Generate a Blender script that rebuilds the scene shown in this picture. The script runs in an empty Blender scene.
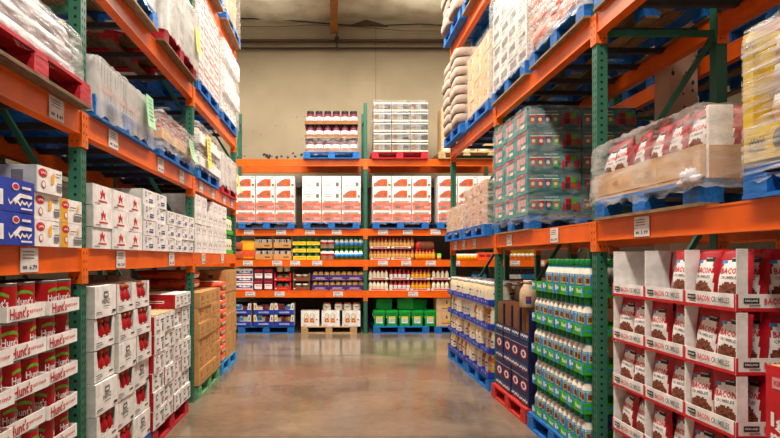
import bpy, math, random
from mathutils import Vector, Matrix
random.seed(7)
C = bpy.context.scene.collection
SC = bpy.context.scene
PI = math.pi
# ---------------------------------------------------------------- camera, world, lights, exposure
FPX = 575.0
cam_d = bpy.data.cameras.new('camera'); cam = bpy.data.objects.new('camera', cam_d); C.objects.link(cam)
cam.location = (0, 0, 1.55); cam.rotation_euler = (PI/2, 0, 0)
cam_d.sensor_width = 36; cam_d.lens = FPX/780*36
cam_d.shift_x = 57/780; cam_d.shift_y = 39/780; cam_d.clip_start = .02
SC.camera = cam
w = bpy.data.worlds.new('world'); SC.world = w; w.use_nodes = True
w.node_tree.nodes['Background'].inputs[0].default_value = (1.0, .93, .84, 1)
w.node_tree.nodes['Background'].inputs[1].default_value = 0.17
def lamp(x, y, z, sx, sy, power, col=(1, .93, .82)):
    d = bpy.data.lights.new('overhead_light', 'AREA'); d.shape = 'RECTANGLE'; d.size = sx; d.size_y = sy
    d.energy = power; d.color = col
    o = bpy.data.objects.new('overhead_light', d); C.objects.link(o); o.location = (x, y, z)
lamp(.2, 3.0, 6.45, .5, 12.5, 800)          # lamp row along the aisle
lamp(.5, 10.0, 6.45, 11, .5, 640)           # lamp row along the cross aisle
lamp(-5.2, 4.5, 6.45, .5, 8, 60); lamp(5.6, 5.5, 6.45, .5, 9, 120)   # rows over the neighbouring aisles
for (x, y) in ((-1.6, 11.2), (1.9, 11.2), (.2, 8)):        # added up-facing lights that brighten the ceiling, for the lamps' upward share
    lamp(x, y, 6.35, 1.2, .7, 26); C.objects[-1].rotation_euler.x = PI
SC.view_settings.view_transform = 'Standard'; SC.view_settings.look = 'None'
SC.view_settings.gamma = 1; SC.view_settings.use_curve_mapping = False
SC.view_settings.exposure = 0.0

# ---------------------------------------------------------------- materials
def lin(c):
    return tuple(((v/255)/12.92 if v/255 <= .04045 else ((v/255+.055)/1.055)**2.4) for v in c)
MATS = {}
def mat(name, rgb=None, rough=.6, metal=0, noise=.12, scale=14, spec=.4, stretch=None, rgb2=None, vary=.06, bump=0):
    if name in MATS: return MATS[name]
    m = bpy.data.materials.new(name); m.use_nodes = True; MATS[name] = m
    nt = m.node_tree; N = nt.nodes; L = nt.links; b = N['Principled BSDF']
    b.inputs['Roughness'].default_value = rough; b.inputs['Metallic'].default_value = metal
    b.inputs['Specular IOR Level'].default_value = spec
    c = lin(rgb); c2 = lin(rgb2) if rgb2 else tuple(v*(1-noise*1.6) for v in c)
    c1 = c if rgb2 else tuple(min(1, v*(1+noise*.5)) for v in c)
    tc = N.new('ShaderNodeTexCoord'); mp = N.new('ShaderNodeMapping'); no = N.new('ShaderNodeTexNoise')
    no.inputs['Scale'].default_value = scale; no.inputs['Detail'].default_value = 4
    if stretch: mp.inputs['Scale'].default_value = stretch
    L.new(tc.outputs['Object'], mp.inputs[0]); L.new(mp.outputs[0], no.inputs[0])
    mx = N.new('ShaderNodeMix'); mx.data_type = 'RGBA'; mx.inputs[6].default_value = (*c2, 1); mx.inputs[7].default_value = (*c1, 1)
    mr = N.new('ShaderNodeMapRange'); mr.inputs[1].default_value = .32; mr.inputs[2].default_value = .62
    L.new(no.outputs[0], mr.inputs[0]); L.new(mr.outputs[0], mx.inputs[0])
    oi = N.new('ShaderNodeObjectInfo'); hs = N.new('ShaderNodeHueSaturation'); m2 = N.new('ShaderNodeMapRange')
    m2.inputs[3].default_value = 1-vary; m2.inputs[4].default_value = 1+vary*.5
    L.new(oi.outputs['Random'], m2.inputs[0]); L.new(m2.outputs[0], hs.inputs['Value']); L.new(mx.outputs[2], hs.inputs['Color'])
    L.new(hs.outputs[0], b.inputs['Base Color'])
    if bump:
        bp = N.new('ShaderNodeBump'); bp.inputs['Strength'].default_value = bump; bp.inputs['Distance'].default_value = .01
        L.new(no.outputs[0], bp.inputs['Height']); L.new(bp.outputs[0], b.inputs['Normal'])
    return m
def film(name, lo=.15, hi=.7, scale=7, stretch=(1, 1, 5), tint=(218, 215, 212), rough=.22):
    """clear plastic film: part see-through, part milky and glossy where it bunches"""
    if name in MATS: return MATS[name]
    m = bpy.data.materials.new(name); m.use_nodes = True; MATS[name] = m
    nt = m.node_tree; N = nt.nodes; L = nt.links; b = N['Principled BSDF']; out = N['Material Output']
    b.inputs['Base Color'].default_value = (*lin(tint), 1); b.inputs['Roughness'].default_value = rough
    tr = N.new('ShaderNodeBsdfTransparent'); mx = N.new('ShaderNodeMixShader')
    tc = N.new('ShaderNodeTexCoord'); mp = N.new('ShaderNodeMapping'); no = N.new('ShaderNodeTexNoise')
    mp.inputs['Scale'].default_value = stretch; mp.inputs['Rotation'].default_value = (.12, .1, 0)
    no.inputs['Scale'].default_value = scale; no.inputs['Detail'].default_value = 5; no.inputs['Distortion'].default_value = .8
    mr = N.new('ShaderNodeMapRange'); mr.inputs[1].default_value = .38; mr.inputs[2].default_value = .68
    mr.inputs[3].default_value = lo; mr.inputs[4].default_value = hi
    L.new(tc.outputs['Object'], mp.inputs[0]); L.new(mp.outputs[0], no.inputs[0]); L.new(no.outputs[0], mr.inputs[0])
    L.new(mr.outputs[0], mx.inputs[0]); L.new(tr.outputs[0], mx.inputs[1]); L.new(b.outputs[0], mx.inputs[2])
    bp = N.new('ShaderNodeBump'); bp.inputs['Strength'].default_value = .35; bp.inputs['Distance'].default_value = .02
    L.new(no.outputs[0], bp.inputs['Height']); L.new(bp.outputs[0], b.inputs['Normal'])
    L.new(mx.outputs[0], out.inputs[0])
    return m
P = {
 'orange': ((238, 98, 6), .38), 'orange_edge': ((242, 110, 16), .4), 'rivet': ((60, 40, 30), .5),
 'green_steel': ((46, 108, 84), .45), 'slot': ((10, 16, 14), .8), 'grey_steel': ((64, 60, 58), .5), 'zinc': ((150, 145, 138), .4),
 'tag': ((232, 228, 226), .5), 'tag_print': ((120, 110, 112), .6), 'black_print': ((46, 44, 48), .6), 'grey_print': ((120, 118, 116), .6),
 'blue_wood': ((18, 112, 196), .6), 'blue_wood2': ((50, 152, 214), .6), 'red_wood': ((196, 24, 42), .6), 'green_wood': ((112, 168, 118), .65), 'raw_wood': ((196, 160, 110), .75), 'redorange_wood': ((200, 44, 34), .65),
 'deck_wood': ((150, 118, 82), .8), 'dark_wood': ((120, 92, 62), .8),
 'kraft': ((206, 152, 92), .75), 'kraft_tan': ((222, 180, 134), .75), 'kraft_dark': ((150, 100, 60), .8), 'kraft_edge': ((120, 82, 48), .8),
 'white_card': ((246, 242, 238), .6), 'grey_card': ((196, 198, 190), .7), 'greige_card': ((150, 132, 116), .75), 'seam': ((150, 140, 132), .8),
 'red_print': ((206, 26, 36), .55), 'deep_red': ((176, 14, 30), .45), 'tomato': ((176, 14, 20), .35), 'yellow': ((246, 178, 24), .5), 'lemon': ((252, 222, 50), .5), 'royal': ((30, 62, 176), .5), 'navy': ((22, 26, 78), .5),
 'blue_print': ((44, 62, 140), .55), 'sky': ((40, 150, 220), .45), 'teal': ((10, 142, 142), .5), 'teal_dark': ((8, 100, 104), .5), 'purple': ((64, 36, 120), .5),
 'green_bright': ((60, 178, 36), .45), 'green_cap': ((16, 132, 62), .4), 'green_tub': ((4, 166, 60), .4), 'green_dark': ((10, 90, 50), .5),
 'cream': ((240, 226, 196), .45), 'mayo': ((236, 212, 170), .4), 'ranch': ((242, 232, 214), .4), 'amber': ((204, 108, 30), .3), 'caramel': ((170, 96, 52), .35), 'gold': ((222, 176, 90), .4),
 'crumble': ((132, 66, 36), .8), 'lid_white': ((238, 236, 230), .4), 'lid_grey': ((170, 150, 142), .5), 'tan_jug': ((210, 180, 146), .45), 'pink': ((226, 160, 160), .5),
 'orange_print': ((238, 92, 44), .5), 'paper_green': ((168, 226, 176), .7), 'paper_yellow': ((250, 226, 96), .7), 'silver': ((150, 144, 138), .35), 'sack': ((186, 164, 148), .7), 'sack_edge': ((140, 112, 94), .7), 'plum': ((110, 30, 60), .45),
 'dark_stock': ((66, 58, 54), .7), 'rust': ((186, 84, 40), .6), 'mustard': ((226, 190, 46), .55), 'leaf': ((110, 180, 50), .5), 'black_plastic': ((20, 20, 22), .5),
}
def M(n):
    if n in MATS: return MATS[n]
    rgb, r = P[n]
    kw = {}
    if 'wood' in n: kw = dict(noise=.28, scale=9, stretch=(1.2, 6, 6), bump=.3)
    elif n in ('crumble',): kw = dict(noise=.45, scale=70, bump=1)
    elif n == 'silver': kw = dict(metal=.8)
    elif n in ('orange', 'green_steel', 'orange_edge'): kw = dict(noise=.10, scale=5, vary=.05)
    elif 'kraft' in n: kw = dict(noise=.10, scale=12, vary=.10)
    return mat(n, rgb, r, **kw)

# ---------------------------------------------------------------- mesh builder
TEXT = {}
def text_mesh(s, bold=.022):
    if s in TEXT: return TEXT[s]
    cu = bpy.data.curves.new('t', 'FONT'); cu.body = s; cu.resolution_u = 1; cu.offset = bold; cu.fill_mode = 'FRONT'
    o = bpy.data.objects.new('t', cu); C.objects.link(o)
    dg = bpy.context.evaluated_depsgraph_get(); me = o.evaluated_get(dg).to_mesh()
    v = [(q.co.x, q.co.y) for q in me.vertices]; f = [tuple(p.vertices) for p in me.polygons]
    o.evaluated_get(dg).to_mesh_clear(); bpy.data.objects.remove(o); bpy.data.curves.remove(cu)
    x0 = min(a for a, b in v); x1 = max(a for a, b in v); y0 = min(b for a, b in v); y1 = max(b for a, b in v)
    v = [((a-x0)/(x1-x0)-.5, (b-y0)/(y1-y0)-.5) for a, b in v]
    TEXT[s] = (v, f); return TEXT[s]
class MB:
    def __init__(s): s.v = []; s.f = []; s.m = []; s.names = []; s.smooth = []
    def mi(s, m):
        if m not in s.names: s.names.append(m)
        return s.names.index(m)
    def add(s, vs, fs, m, smooth=False):
        o = len(s.v); s.v += [tuple(q) for q in vs]; k = s.mi(m)
        for f in fs: s.f.append(tuple(i+o for i in f)); s.m.append(k); s.smooth.append(smooth)
    def box(s, x0, x1, y0, y1, z0, z1, m, skip=()):
        vs = [(x, y, z) for z in (z0, z1) for y in (y0, y1) for x in (x0, x1)]
        F = {'B': (0, 2, 3, 1), 'T': (4, 5, 7, 6), 'F': (0, 1, 5, 4), 'K': (2, 6, 7, 3), 'L': (0, 4, 6, 2), 'R': (1, 3, 7, 5)}
        s.add(vs, [f for k, f in F.items() if k not in skip], m)
    def bar(s, a, b, t, m, t2=None):
        a = Vector(a); b = Vector(b); d = (b-a).normalized(); up = Vector((0, 0, 1)) if abs(d.z) < .95 else Vector((1, 0, 0))
        e = d.cross(up).normalized()*t/2; g = e.cross(d).normalized()*(t2 or t)/2
        vs = [p+q for p in (a, b) for q in (-e-g, e-g, e+g, -e+g)]
        s.add(vs, [(0, 1, 2, 3), (7, 6, 5, 4), (0, 4, 5, 1), (1, 5, 6, 2), (2, 6, 7, 3), (3, 7, 4, 0)], m)
    def lathe(s, prof, m, cx=0, cy=0, n=14, cap=True, sx=1, sy=1):
        """prof = [(r,z) or (r,z,mat)] bottom to top; the mat of a point colours the band above it"""
        base = len(s.v); cur = m
        for p in prof:
            for i in range(n):
                a = 2*PI*i/n+PI/n; s.v.append((cx+p[0]*math.cos(a)*sx, cy+p[0]*math.sin(a)*sy, p[1]))
        for k in range(len(prof)-1):
            if len(prof[k]) > 2: cur = prof[k][2]
            q = s.mi(cur)
            for i in range(n):
                j = (i+1) % n
                s.f.append((base+k*n+i, base+k*n+j, base+(k+1)*n+j, base+(k+1)*n+i)); s.m.append(q); s.smooth.append(n > 8)
        if cap:
            q = s.mi(prof[-1][2] if len(prof[-1]) > 2 else cur)
            s.f.append(tuple(base+(len(prof)-1)*n+i for i in range(n))); s.m.append(q); s.smooth.append(False)
            s.f.append(tuple(base+i for i in reversed(range(n)))); s.m.append(s.mi(m)); s.smooth.append(False)
    def tube(s, pts, r, m, n=6):
        base = len(s.v); k = s.mi(m); pts = [Vector(p) for p in pts]
        for i, p in enumerate(pts):
            d = (pts[min(i+1, len(pts)-1)]-pts[max(i-1, 0)]).normalized(); up = Vector((0, 0, 1)) if abs(d.z) < .95 else Vector((1, 0, 0))
            e = d.cross(up).normalized(); g = e.cross(d)
            for j in range(n):
                a = 2*PI*j/n; s.v.append(tuple(p+e*r*math.cos(a)+g*r*math.sin(a)))
        for i in range(len(pts)-1):
            for j in range(n):
                l = (j+1) % n; s.f.append((base+i*n+j, base+i*n+l, base+(i+1)*n+l, base+(i+1)*n+j)); s.m.append(k); s.smooth.append(True)
    def superq(s, a, b, c, m, e1=.5, e2=.4, nu=16, nv=10, cz=0, colour=None, bumps=0, seed=0):
        rnd = random.Random(seed)
        sg = lambda t, e: math.copysign(abs(t)**e, t)
        base = len(s.v)
        for i in range(nv+1):
            p = -PI/2+PI*i/nv
            for j in range(nu):
                t = 2*PI*j/nu; q = 1+rnd.uniform(-bumps, bumps)
                s.v.append((a*q*sg(math.cos(p), e1)*sg(math.cos(t), e2), b*q*sg(math.cos(p), e1)*sg(math.sin(t), e2), cz+c*q*sg(math.sin(p), e1)))
        for i in range(nv):
            for j in range(nu):
                l = (j+1) % nu; f = (base+i*nu+j, base+i*nu+l, base+(i+1)*nu+l, base+(i+1)*nu+j)
                s.f.append(f); mm = m
                if colour:
                    ce = [sum(s.v[x][d] for x in f)/4 for d in range(3)]; mm = colour(*ce) or m
                s.m.append(s.mi(mm)); s.smooth.append(True)
    # decals: geometry mapped on a face by fn(u, v) -> point
    def rect(s, fn, cu, cv, w, h, m):
        s.add([fn(cu-w/2, cv-h/2), fn(cu+w/2, cv-h/2), fn(cu+w/2, cv+h/2), fn(cu-w/2, cv+h/2)], [(0, 1, 2, 3)], m)
    def crect(s, fn, cu, cv, w, h, m, n=5):
        for i in range(n): s.rect(fn, cu-w/2+w*(i+.5)/n, cv, w/n, h, m)
    def disc(s, fn, cu, cv, ru, rv, m, n=14):
        s.add([fn(cu+ru*math.cos(2*PI*i/n), cv+rv*math.sin(2*PI*i/n)) for i in range(n)], [tuple(range(n))], m)
    def poly(s, fn, pts, m): s.add([fn(*p) for p in pts], [tuple(range(len(pts)))], m)
    def squiggle(s, fn, cu, cv, w, h, m, n=14, th=.2):
        """a handwriting-like wavy mark where print cannot be read"""
        pts = [(cu-w/2+w*i/n, cv+h*.32*math.sin(i*2.3+w*40)+h*.1*math.sin(i*5.1)) for i in range(n+1)]
        for (a, p), (c, q) in zip(pts[:-1], pts[1:]): s.add([fn(a, p-h*th), fn(c, q-h*th), fn(c, q+h*th), fn(a, p+h*th)], [(0, 1, 2, 3)], m)
    def text(s, fn, t, cu, cv, w, h, m):
        v, f = text_mesh(t); s.add([fn(cu+a*w, cv+b*h) for a, b in v], f, m)
    def build(s, name, parent=None, loc=None, rz=0):
        me = bpy.data.meshes.new(name); me.from_pydata(s.v, [], s.f); me.update()
        for n in s.names: me.materials.append(MATS[n] if n in MATS else M(n))
        me.polygons.foreach_set('material_index', s.m); me.polygons.foreach_set('use_smooth', s.smooth)
        o = bpy.data.objects.new(name, me); C.objects.link(o)
        if parent: o.parent = parent
        if loc: o.location = loc
        o.rotation_euler.z = rz
        return o
def faces(W, D, H, e=.0012):
    """mappings on the faces of a box centred on its base; u left-right, v from the bottom"""
    return {'F': lambda u, v, k=e: (u, -D/2-k, v), 'K': lambda u, v, k=e: (-u, D/2+k, v),
            'R': lambda u, v, k=e: (W/2+k, u, v), 'L': lambda u, v, k=e: (-W/2-k, -u, v), 'T': lambda u, v, k=e: (u, v, H+k)}
def decals(b, F, ds):
    lay = {}
    for d in ds:
        k, f = d[0], d[1]; lay[f] = lay.get(f, 0)+1; e = .001+.0006*lay[f]; base = F[f]
        fn = (lambda u, v, base=base, e=e: base(u, v, e))
        if k == 'r': b.rect(fn, *d[2:])
        elif k == 'd': b.disc(fn, *d[2:])
        elif k == 't': b.text(fn, *d[2:])
        elif k == 'p': b.poly(fn, *d[2:])
        elif k == 's': b.squiggle(fn, *d[2:])
# ---------------------------------------------------------------- things
def tag(o, label, cat, group=None, kind=None):
    o['label'] = label; o['category'] = cat
    if group: o['group'] = group
    if kind: o['kind'] = kind
    return o
def struct(o): o['kind'] = 'structure'; return o
def empty(name, loc=(0, 0, 0), rz=0):
    o = bpy.data.objects.new(name, None); C.objects.link(o); o.location = loc; o.rotation_euler.z = rz; o.empty_display_size = .05
    return o
def dup(root):
    r = root.copy(); C.objects.link(r)
    for ch in root.children:
        c = ch.copy(); C.objects.link(c); c.parent = r
        for g in ch.children:
            d = g.copy(); C.objects.link(d); d.parent = c
    return r
class Kind:
    """first put() moves the prototype itself, the following ones copy it"""
    def __init__(s, root): s.root = root; s.used = False
    def put(s, x, y, z, rz, label, cat, group=None, tilt=None, scale=None):
        o = s.root if not s.used else dup(s.root); s.used = True
        o.location = (x, y, z); o.rotation_euler = (tilt[0] if tilt else 0, tilt[1] if tilt else 0, rz)
        if scale: o.scale = scale
        return tag(o, label, cat, group)
ORD = 'zeroth first second third fourth fifth sixth seventh eighth ninth tenth eleventh twelfth thirteenth fourteenth fifteenth sixteenth seventeenth eighteenth nineteenth twentieth'.split()
# the racks' two aisle faces
XL, XR = -1.51, 1.865
def L(u, d): return (XL-d, u, PI/2)
def R(u, d): return (XR+d, u, -PI/2)
def J(a): return random.uniform(-a, a)
# ================================================================ the room
b = MB(); b.box(-9, 12, -5, 13.2, -.1, 0, 'concrete_floor')
def floor_mat():
    m = bpy.data.materials.new('concrete_floor'); m.use_nodes = True; MATS['concrete_floor'] = m
    nt = m.node_tree; N = nt.nodes; Lk = nt.links; p = N['Principled BSDF']
    tc = N.new('ShaderNodeTexCoord'); n1 = N.new('ShaderNodeTexNoise'); n1.inputs['Scale'].default_value = 1.3; n1.inputs['Detail'].default_value = 8; n1.inputs['Distortion'].default_value = .6
    n2 = N.new('ShaderNodeTexNoise'); n2.inputs['Scale'].default_value = 11; n2.inputs['Detail'].default_value = 6
    for n in (n1, n2): Lk.new(tc.outputs['Object'], n.inputs[0])
    r1 = N.new('ShaderNodeValToRGB'); e = r1.color_ramp.elements
    e[0].position = .33; e[0].color = (*lin((112, 97, 82)), 1); e[1].position = .68; e[1].color = (*lin((146, 127, 106)), 1)
    Lk.new(n1.outputs[0], r1.inputs[0])
    mx = N.new('ShaderNodeMix'); mx.data_type = 'RGBA'; mx.blend_type = 'MULTIPLY'; mx.inputs[0].default_value = .5
    r2 = N.new('ShaderNodeValToRGB'); r2.color_ramp.elements[0].position = .35; r2.color_ramp.elements[0].color = (.74, .72, .70, 1); r2.color_ramp.elements[1].position = .6; r2.color_ramp.elements[1].color = (1, 1, 1, 1)
    Lk.new(n2.outputs[0], r2.inputs[0]); Lk.new(r1.outputs[0], mx.inputs[6]); Lk.new(r2.outputs[0], mx.inputs[7]); Lk.new(mx.outputs[2], p.inputs['Base Color'])
    mr = N.new('ShaderNodeMapRange'); mr.inputs[3].default_value = .08; mr.inputs[4].default_value = .22; Lk.new(n1.outputs[0], mr.inputs[0]); Lk.new(mr.outputs[0], p.inputs['Roughness'])
    p.inputs['Specular IOR Level'].default_value = .6
    bp = N.new('ShaderNodeBump'); bp.inputs['Strength'].default_value = .05; bp.inputs['Distance'].default_value = .01; Lk.new(n2.outputs[0], bp.inputs['Height']); Lk.new(bp.outputs[0], p.inputs['Normal'])
floor_mat(); struct(b.build('floor'))
mat('floor_line', (74, 66, 60), .7)
b = MB(); b.box(-1.5, 1.9, 4.985, 4.997, 0, .0015, 'floor_line'); struct(b.build('trim_1'))  # floor joint across the aisle
b = MB(); b.box(-2.6, 3.2, 9.12, 9.132, 0, .0015, 'floor_line'); struct(b.build('trim_2'))  # edge of the rack's reflection, drawn as a dark line on the floor
mat('wall_paint', (176, 161, 134), .85, rgb2=(164, 149, 123), scale=1.2, vary=0)
mat('wall_seam', (150, 134, 108), .9); mat('scuff', (70, 62, 52), .9)
WY = 13.2
b = MB(); b.box(-9, 12, WY, WY+.2, 0, 7.4, 'wall_paint')
for x in (-3.2, .98, 5.16): b.box(x-.008, x+.008, WY-.003, WY, 0, 7.2, 'wall_seam')
for i in range(46):                                     # scuffs and chips on the wall paint over the rack
    x = random.uniform(-2.3, .4); z = 3.85+abs(random.gauss(0, .05)) if i < 22 else random.uniform(3.9, 4.9)
    if i < 22: x = random.choice((-2.1, -1.55, -1.3, -.95, -.6))+J(.12)
    r = random.uniform(.015, .045) if i < 22 else random.uniform(.005, .014)
    b.poly(lambda u, v: (u, WY-.004, v), [(x+r*random.uniform(.6, 1.4)*math.cos(a), z+r*random.uniform(.4, 1.5)*math.sin(a)) for a in (0, 1, 2, 3, 4, 5)], 'scuff')
struct(b.build('wall_back'))
b = MB(); b.box(-9.2, -9, -5, WY, 0, 7.4, 'wall_paint'); struct(b.build('wall_left'))
b = MB(); b.box(12, 12.2, -5, WY, 0, 7.4, 'wall_paint'); struct(b.build('wall_right'))
mat('ceiling_sheet', (226, 216, 192), .45, rgb2=(190, 178, 154), scale=2.2, bump=.4, vary=0)
b = MB(); nx, ny = 70, 60; vs = []
for j in range(ny+1):
    for i in range(nx+1):
        x = -9+21*i/nx; y = -5+18.2*j/ny
        z = 6.95+.05*math.sin(x*1.9+.4*math.sin(y*2))+.035*math.sin(y*5.3+x*.7)+J(.018)
        vs.append((x, y, z))
b.add(vs, [(j*(nx+1)+i, j*(nx+1)+i+1, (j+1)*(nx+1)+i+1, (j+1)*(nx+1)+i) for j in range(ny) for i in range(nx)], 'ceiling_sheet', True)
struct(b.build('ceiling'))
mat('joist_wood', (168, 106, 44), .7, noise=.25, scale=6, stretch=(8, 1, 1))
b = MB(); b.box(-.06, .1, -5, 13.0, 6.62, 6.9, 'joist_wood'); tag(b.build('roof_joist'), 'orange-brown timber roof joist running overhead to the back wall', 'roof joist')
mat('pipe_brown', (92, 70, 48), .5); mat('pipe_dark', (58, 44, 34), .5)
for i, (z, r, m_, l_) in enumerate(((6.50, .038, 'pipe_brown', 'thicker brown pipe running level across the back wall below the roof'), (6.33, .026, 'pipe_dark', 'thin dark pipe running just below the thicker pipe on the back wall'))):
    b = MB(); b.tube([(-8, WY-.09, z), (11, WY-.09, z)], r, m_, 8); tag(b.build('wall_pipe'), l_, 'pipe')
def bpt(px, py, Y): return ((px-333)*Y/FPX, Y, 1.55+(258-py)*Y/FPX)
def cable(pts, r, m_, name, label, Y=12.9):
    b = MB(); b.tube([bpt(x, y, Y) for x, y in pts], r, m_, 5); tag(b.build(name), label, 'cable')
mat('cable_green', (150, 190, 150), .5); mat('cable_pink', (176, 130, 120), .5)
cable([(225, 3), (250, 7), (280, 8.5), (310, 6), (329, 3), (350, 5), (380, 10), (410, 12.6), (440, 12), (470, 10)], .012, 'cable_green', 'hanging_cable', 'pale green cable sagging in swags below the roof sheet')
cable([(225, -1), (260, 3), (300, 4.5), (329, 3.5), (352, 6), (385, 8.5)], .008, 'cable_pink', 'hanging_cable', 'thin reddish cable sagging above the green cable')
cable([(228, 18.5), (262, 19), (290, 20.5), (318, 23), (345, 25), (380, 25.5), (420, 24), (450, 26)], .014, 'black_plastic', 'hanging_cable', 'thick black cable running below the roof, left of the joist')
cable([(228, 26), (275, 27), (315, 25), (360, 27), (405, 31), (450, 31)], .008, 'pipe_brown', 'hanging_cable', 'thin brown wire strung along the top of the back wall')
b = MB(); x, y, z = bpt(337, 30, 13.0); b.bar((x, y, z-.42), (x, y, z+.3), .03, 'pipe_dark'); b.box(x-.05, x+.05, y-.03, y+.03, z-.22, z-.16, 'pipe_dark'); b.box(x-.04, x+.04, y-.03, y+.03, z-.44, z-.38, 'pipe_dark')
tag(b.build('pipe_hanger'), 'dark steel pipe hanger below the end of the roof joist', 'pipe hanger')
b = MB(); vs = [bpt(350, 25, 12.7), bpt(366, 19.5, 12.7), bpt(388, 25.5, 12.7)]; vs = vs+[(a, c+.05, d-.01) for a, c, d in vs]
b.add(vs, [(0, 1, 2), (5, 4, 3), (0, 3, 4, 1), (1, 4, 5, 2), (2, 5, 3, 0)], 'pipe_dark'); tag(b.build('torn_sheet_flap'), 'dark triangular flap torn in the roof sheet, right of the joist', 'torn sheet')
# columns
mat('column_paint', (206, 172, 148), .8, rgb2=(188, 152, 130), scale=3, vary=0)
b = MB(); b.box(2.93, 3.17, 5.0, 5.24, 0, 6.9, 'column_paint')
for i in range(60):
    z = random.uniform(1.8, 3.6); x = random.choice((2.955, 3.05, 3.12, 3.135))+J(.02); r = random.uniform(.004, .016)
    b.poly(lambda u, v: (u, 4.998, v), [(x+r*math.cos(a), z+r*1.6*math.sin(a)) for a in (0, 1.1, 2, 3.2, 4.4, 5.2)], 'scuff')
struct(b.build('trim_3'))

# ================================================================ rack steel
def upright(D, Ht, horis, slots=True):
    r = empty('upright_frame')
    def post(y0, holes):
        b = MB(); w = .0375
        b.box(-w, w, y0, y0+.075, 0, Ht, 'green_steel')
        z = .1
        while holes and z < Ht-.03:
            for s in (-1, 1):
                f = lambda u, v, s=s: (s*(w+.0012), u, v)
                b.poly(f, [(y0+.026, z-.008), (y0+.040, z-.008), (y0+.043, z+.004), (y0+.033, z+.012), (y0+.023, z+.004)], 'slot')
            f = lambda u, v: (u, y0-.0012, v)
            for u in (-.019, .013): b.poly(f, [(u, z-.012), (u+.009, z-.012), (u+.006, z+.011), (u-.003, z+.011)], 'slot')
            z += .0508
        return b
    post(0, slots).build('post', r); post(D-.075, False).build('post', r)
    for z in horis:
        b = MB(); b.box(-.018, .018, .075, D-.075, z-.02, z+.02, 'green_steel'); b.build('cross_bar', r)
    for z0, z1 in zip(horis[:-1], horis[1:]):
        b = MB(); b.bar((0, .08, z0+.03), (0, D-.08, z1-.03), .034, 'green_steel'); b.build('diagonal_brace', r)
    for y in (0, D-.075):
        b = MB(); b.box(-.06, .06, y-.02, y+.1, 0, .008, 'green_steel'); b.build('base_plate', r)
    return Kind(r)
def tag_mb(w, h, price=True):
    b = MB(); b.box(-w/2, w/2, -.004, 0, 0, h, 'tag')
    F = lambda u, v: (u, -.0052, v)
    for k in range(3): b.rect(F, -w*.08, h*(.84-.13*k), w*.66, h*.045, 'tag_print')
    b.text(F, random.choice(('5.99', '8.49', '12.69', '6.79', '9.99')), w*.2, h*.2, w*.46, h*.2, 'black_print'); b.rect(F, -w*.27, h*.2, w*.24, h*.12, 'tag_print')
    return b
def beam(Lg, H, tags, tw=.165, th=.12, plates=True):
    """box beam; origin at the left end of the span, front face at y=0, top at z=0"""
    r = empty('rack_beam')
    b = MB(); b.box(0, Lg, 0, .045, -H, 0, 'orange'); b.box(0, Lg, .045, .07, -H, -.03, 'orange')
    b.box(.0, Lg, -.003, 0, -H, -H+.012, 'orange_edge'); b.box(.0, Lg, -.003, 0, -.012, 0, 'orange_edge')
    bs_ = b.build('box_section', r)
    for s in (0, 1):
        b = MB(); x0, x1 = (-.036, 0) if s == 0 else (Lg, Lg+.036)
        b.box(x0, x1, -.010, -.002, -H-.075, .0, 'orange_edge')
        xs = (0, .006) if s == 0 else (Lg-.006, Lg)
        b.box(*xs, -.010, .07, -H-.075, .0, 'orange_edge')
        cx = (x0+x1)/2
        for k in range(4):
            b.rect(lambda u, v: (u, -.0112, v), cx, -.03-k*.05, .009, .016, 'slot')
            for q in (.02, .05): b.disc(lambda u, v: (xs[0]-.001 if s else xs[1]+.001, u, v), q, -.03-k*.05, .006, .006, 'rivet', 8)
        b.disc(lambda u, v: (u, -.0115, v), cx, -H-.05, .008, .008, 'zinc', 8)
        b.build('end_plate', r)
    for t in tags:
        o = tag_mb(tw, th).build('price_tag', bs_); o.location = (t, -.004, -H/2-th/2)
    return r
# --- left and right racks of the aisle
UL = [.74, 3.48, 6.22, 8.92]; UR = [1.62, 4.10, 6.60, 9.10]
ZL = [(1.61, .14), (2.43, .14), (3.40, .14), (4.73, .15)]; ZR = [(1.81, .14), (3.28, .14), (4.86, .15)]
BD = .92
lf = upright(BD, 5.6, [.45, 1.75, 3.05, 4.35, 5.5])
for i, u in enumerate(UL[1:]):
    x, y, rz = L(u, 0); lf.put(x, y, 0, rz, f"green steel upright frame of the left rack, {['nearest', 'middle', 'farthest'][i]} of the three", 'rack upright', 'left rack uprights')
rf = upright(BD, 5.6, [.6, 1.9, 3.15, 4.4, 5.5])
for i, u in enumerate(UR[1:]):
    x, y, rz = R(u, 0); rf.put(x, y, 0, rz, f"green steel upright frame of the right rack, {['nearest', 'middle', 'farthest'][i]} of the three", 'rack upright', 'right rack uprights')
BN = ['nearest', 'middle', 'farthest']
LTAG = {(0, 0): [2.07], (0, 1): [.56, 1.84], (0, 2): [.42, 1.56], (1, 0): [2.35], (1, 1): [.42, 1.5, 2.2], (1, 2): [.3, .95, 1.7, 2.3]}
for li, (z, H) in enumerate(ZL):
    for k in range(3):
        Lg = UL[k+1]-UL[k]-.076; u0 = UL[k]+.038
        r = beam(Lg, H, LTAG.get((li, k), []))
        x, y, rz = L(u0, 0); r.location = (x, y, z); r.rotation_euler.z = rz
        tag(r, f"orange front beam of left rack, {BN[k]} bay, {ORD[li+1]} beam up", 'rack beam', 'left rack front beams')
        if li < 3:
            r = beam(Lg, H, []); r.location = (XL-BD, UL[k+1]-.038, z); r.rotation_euler.z = -PI/2
            tag(r, f"orange rear beam of left rack, {BN[k]} bay, {ORD[li+1]} beam up", 'rack beam', 'left rack rear beams')
RTAG = {(0, 0): [.60], (0, 1): [.5, 1.73], (0, 2): [.35, .9, 1.5]}
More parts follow.
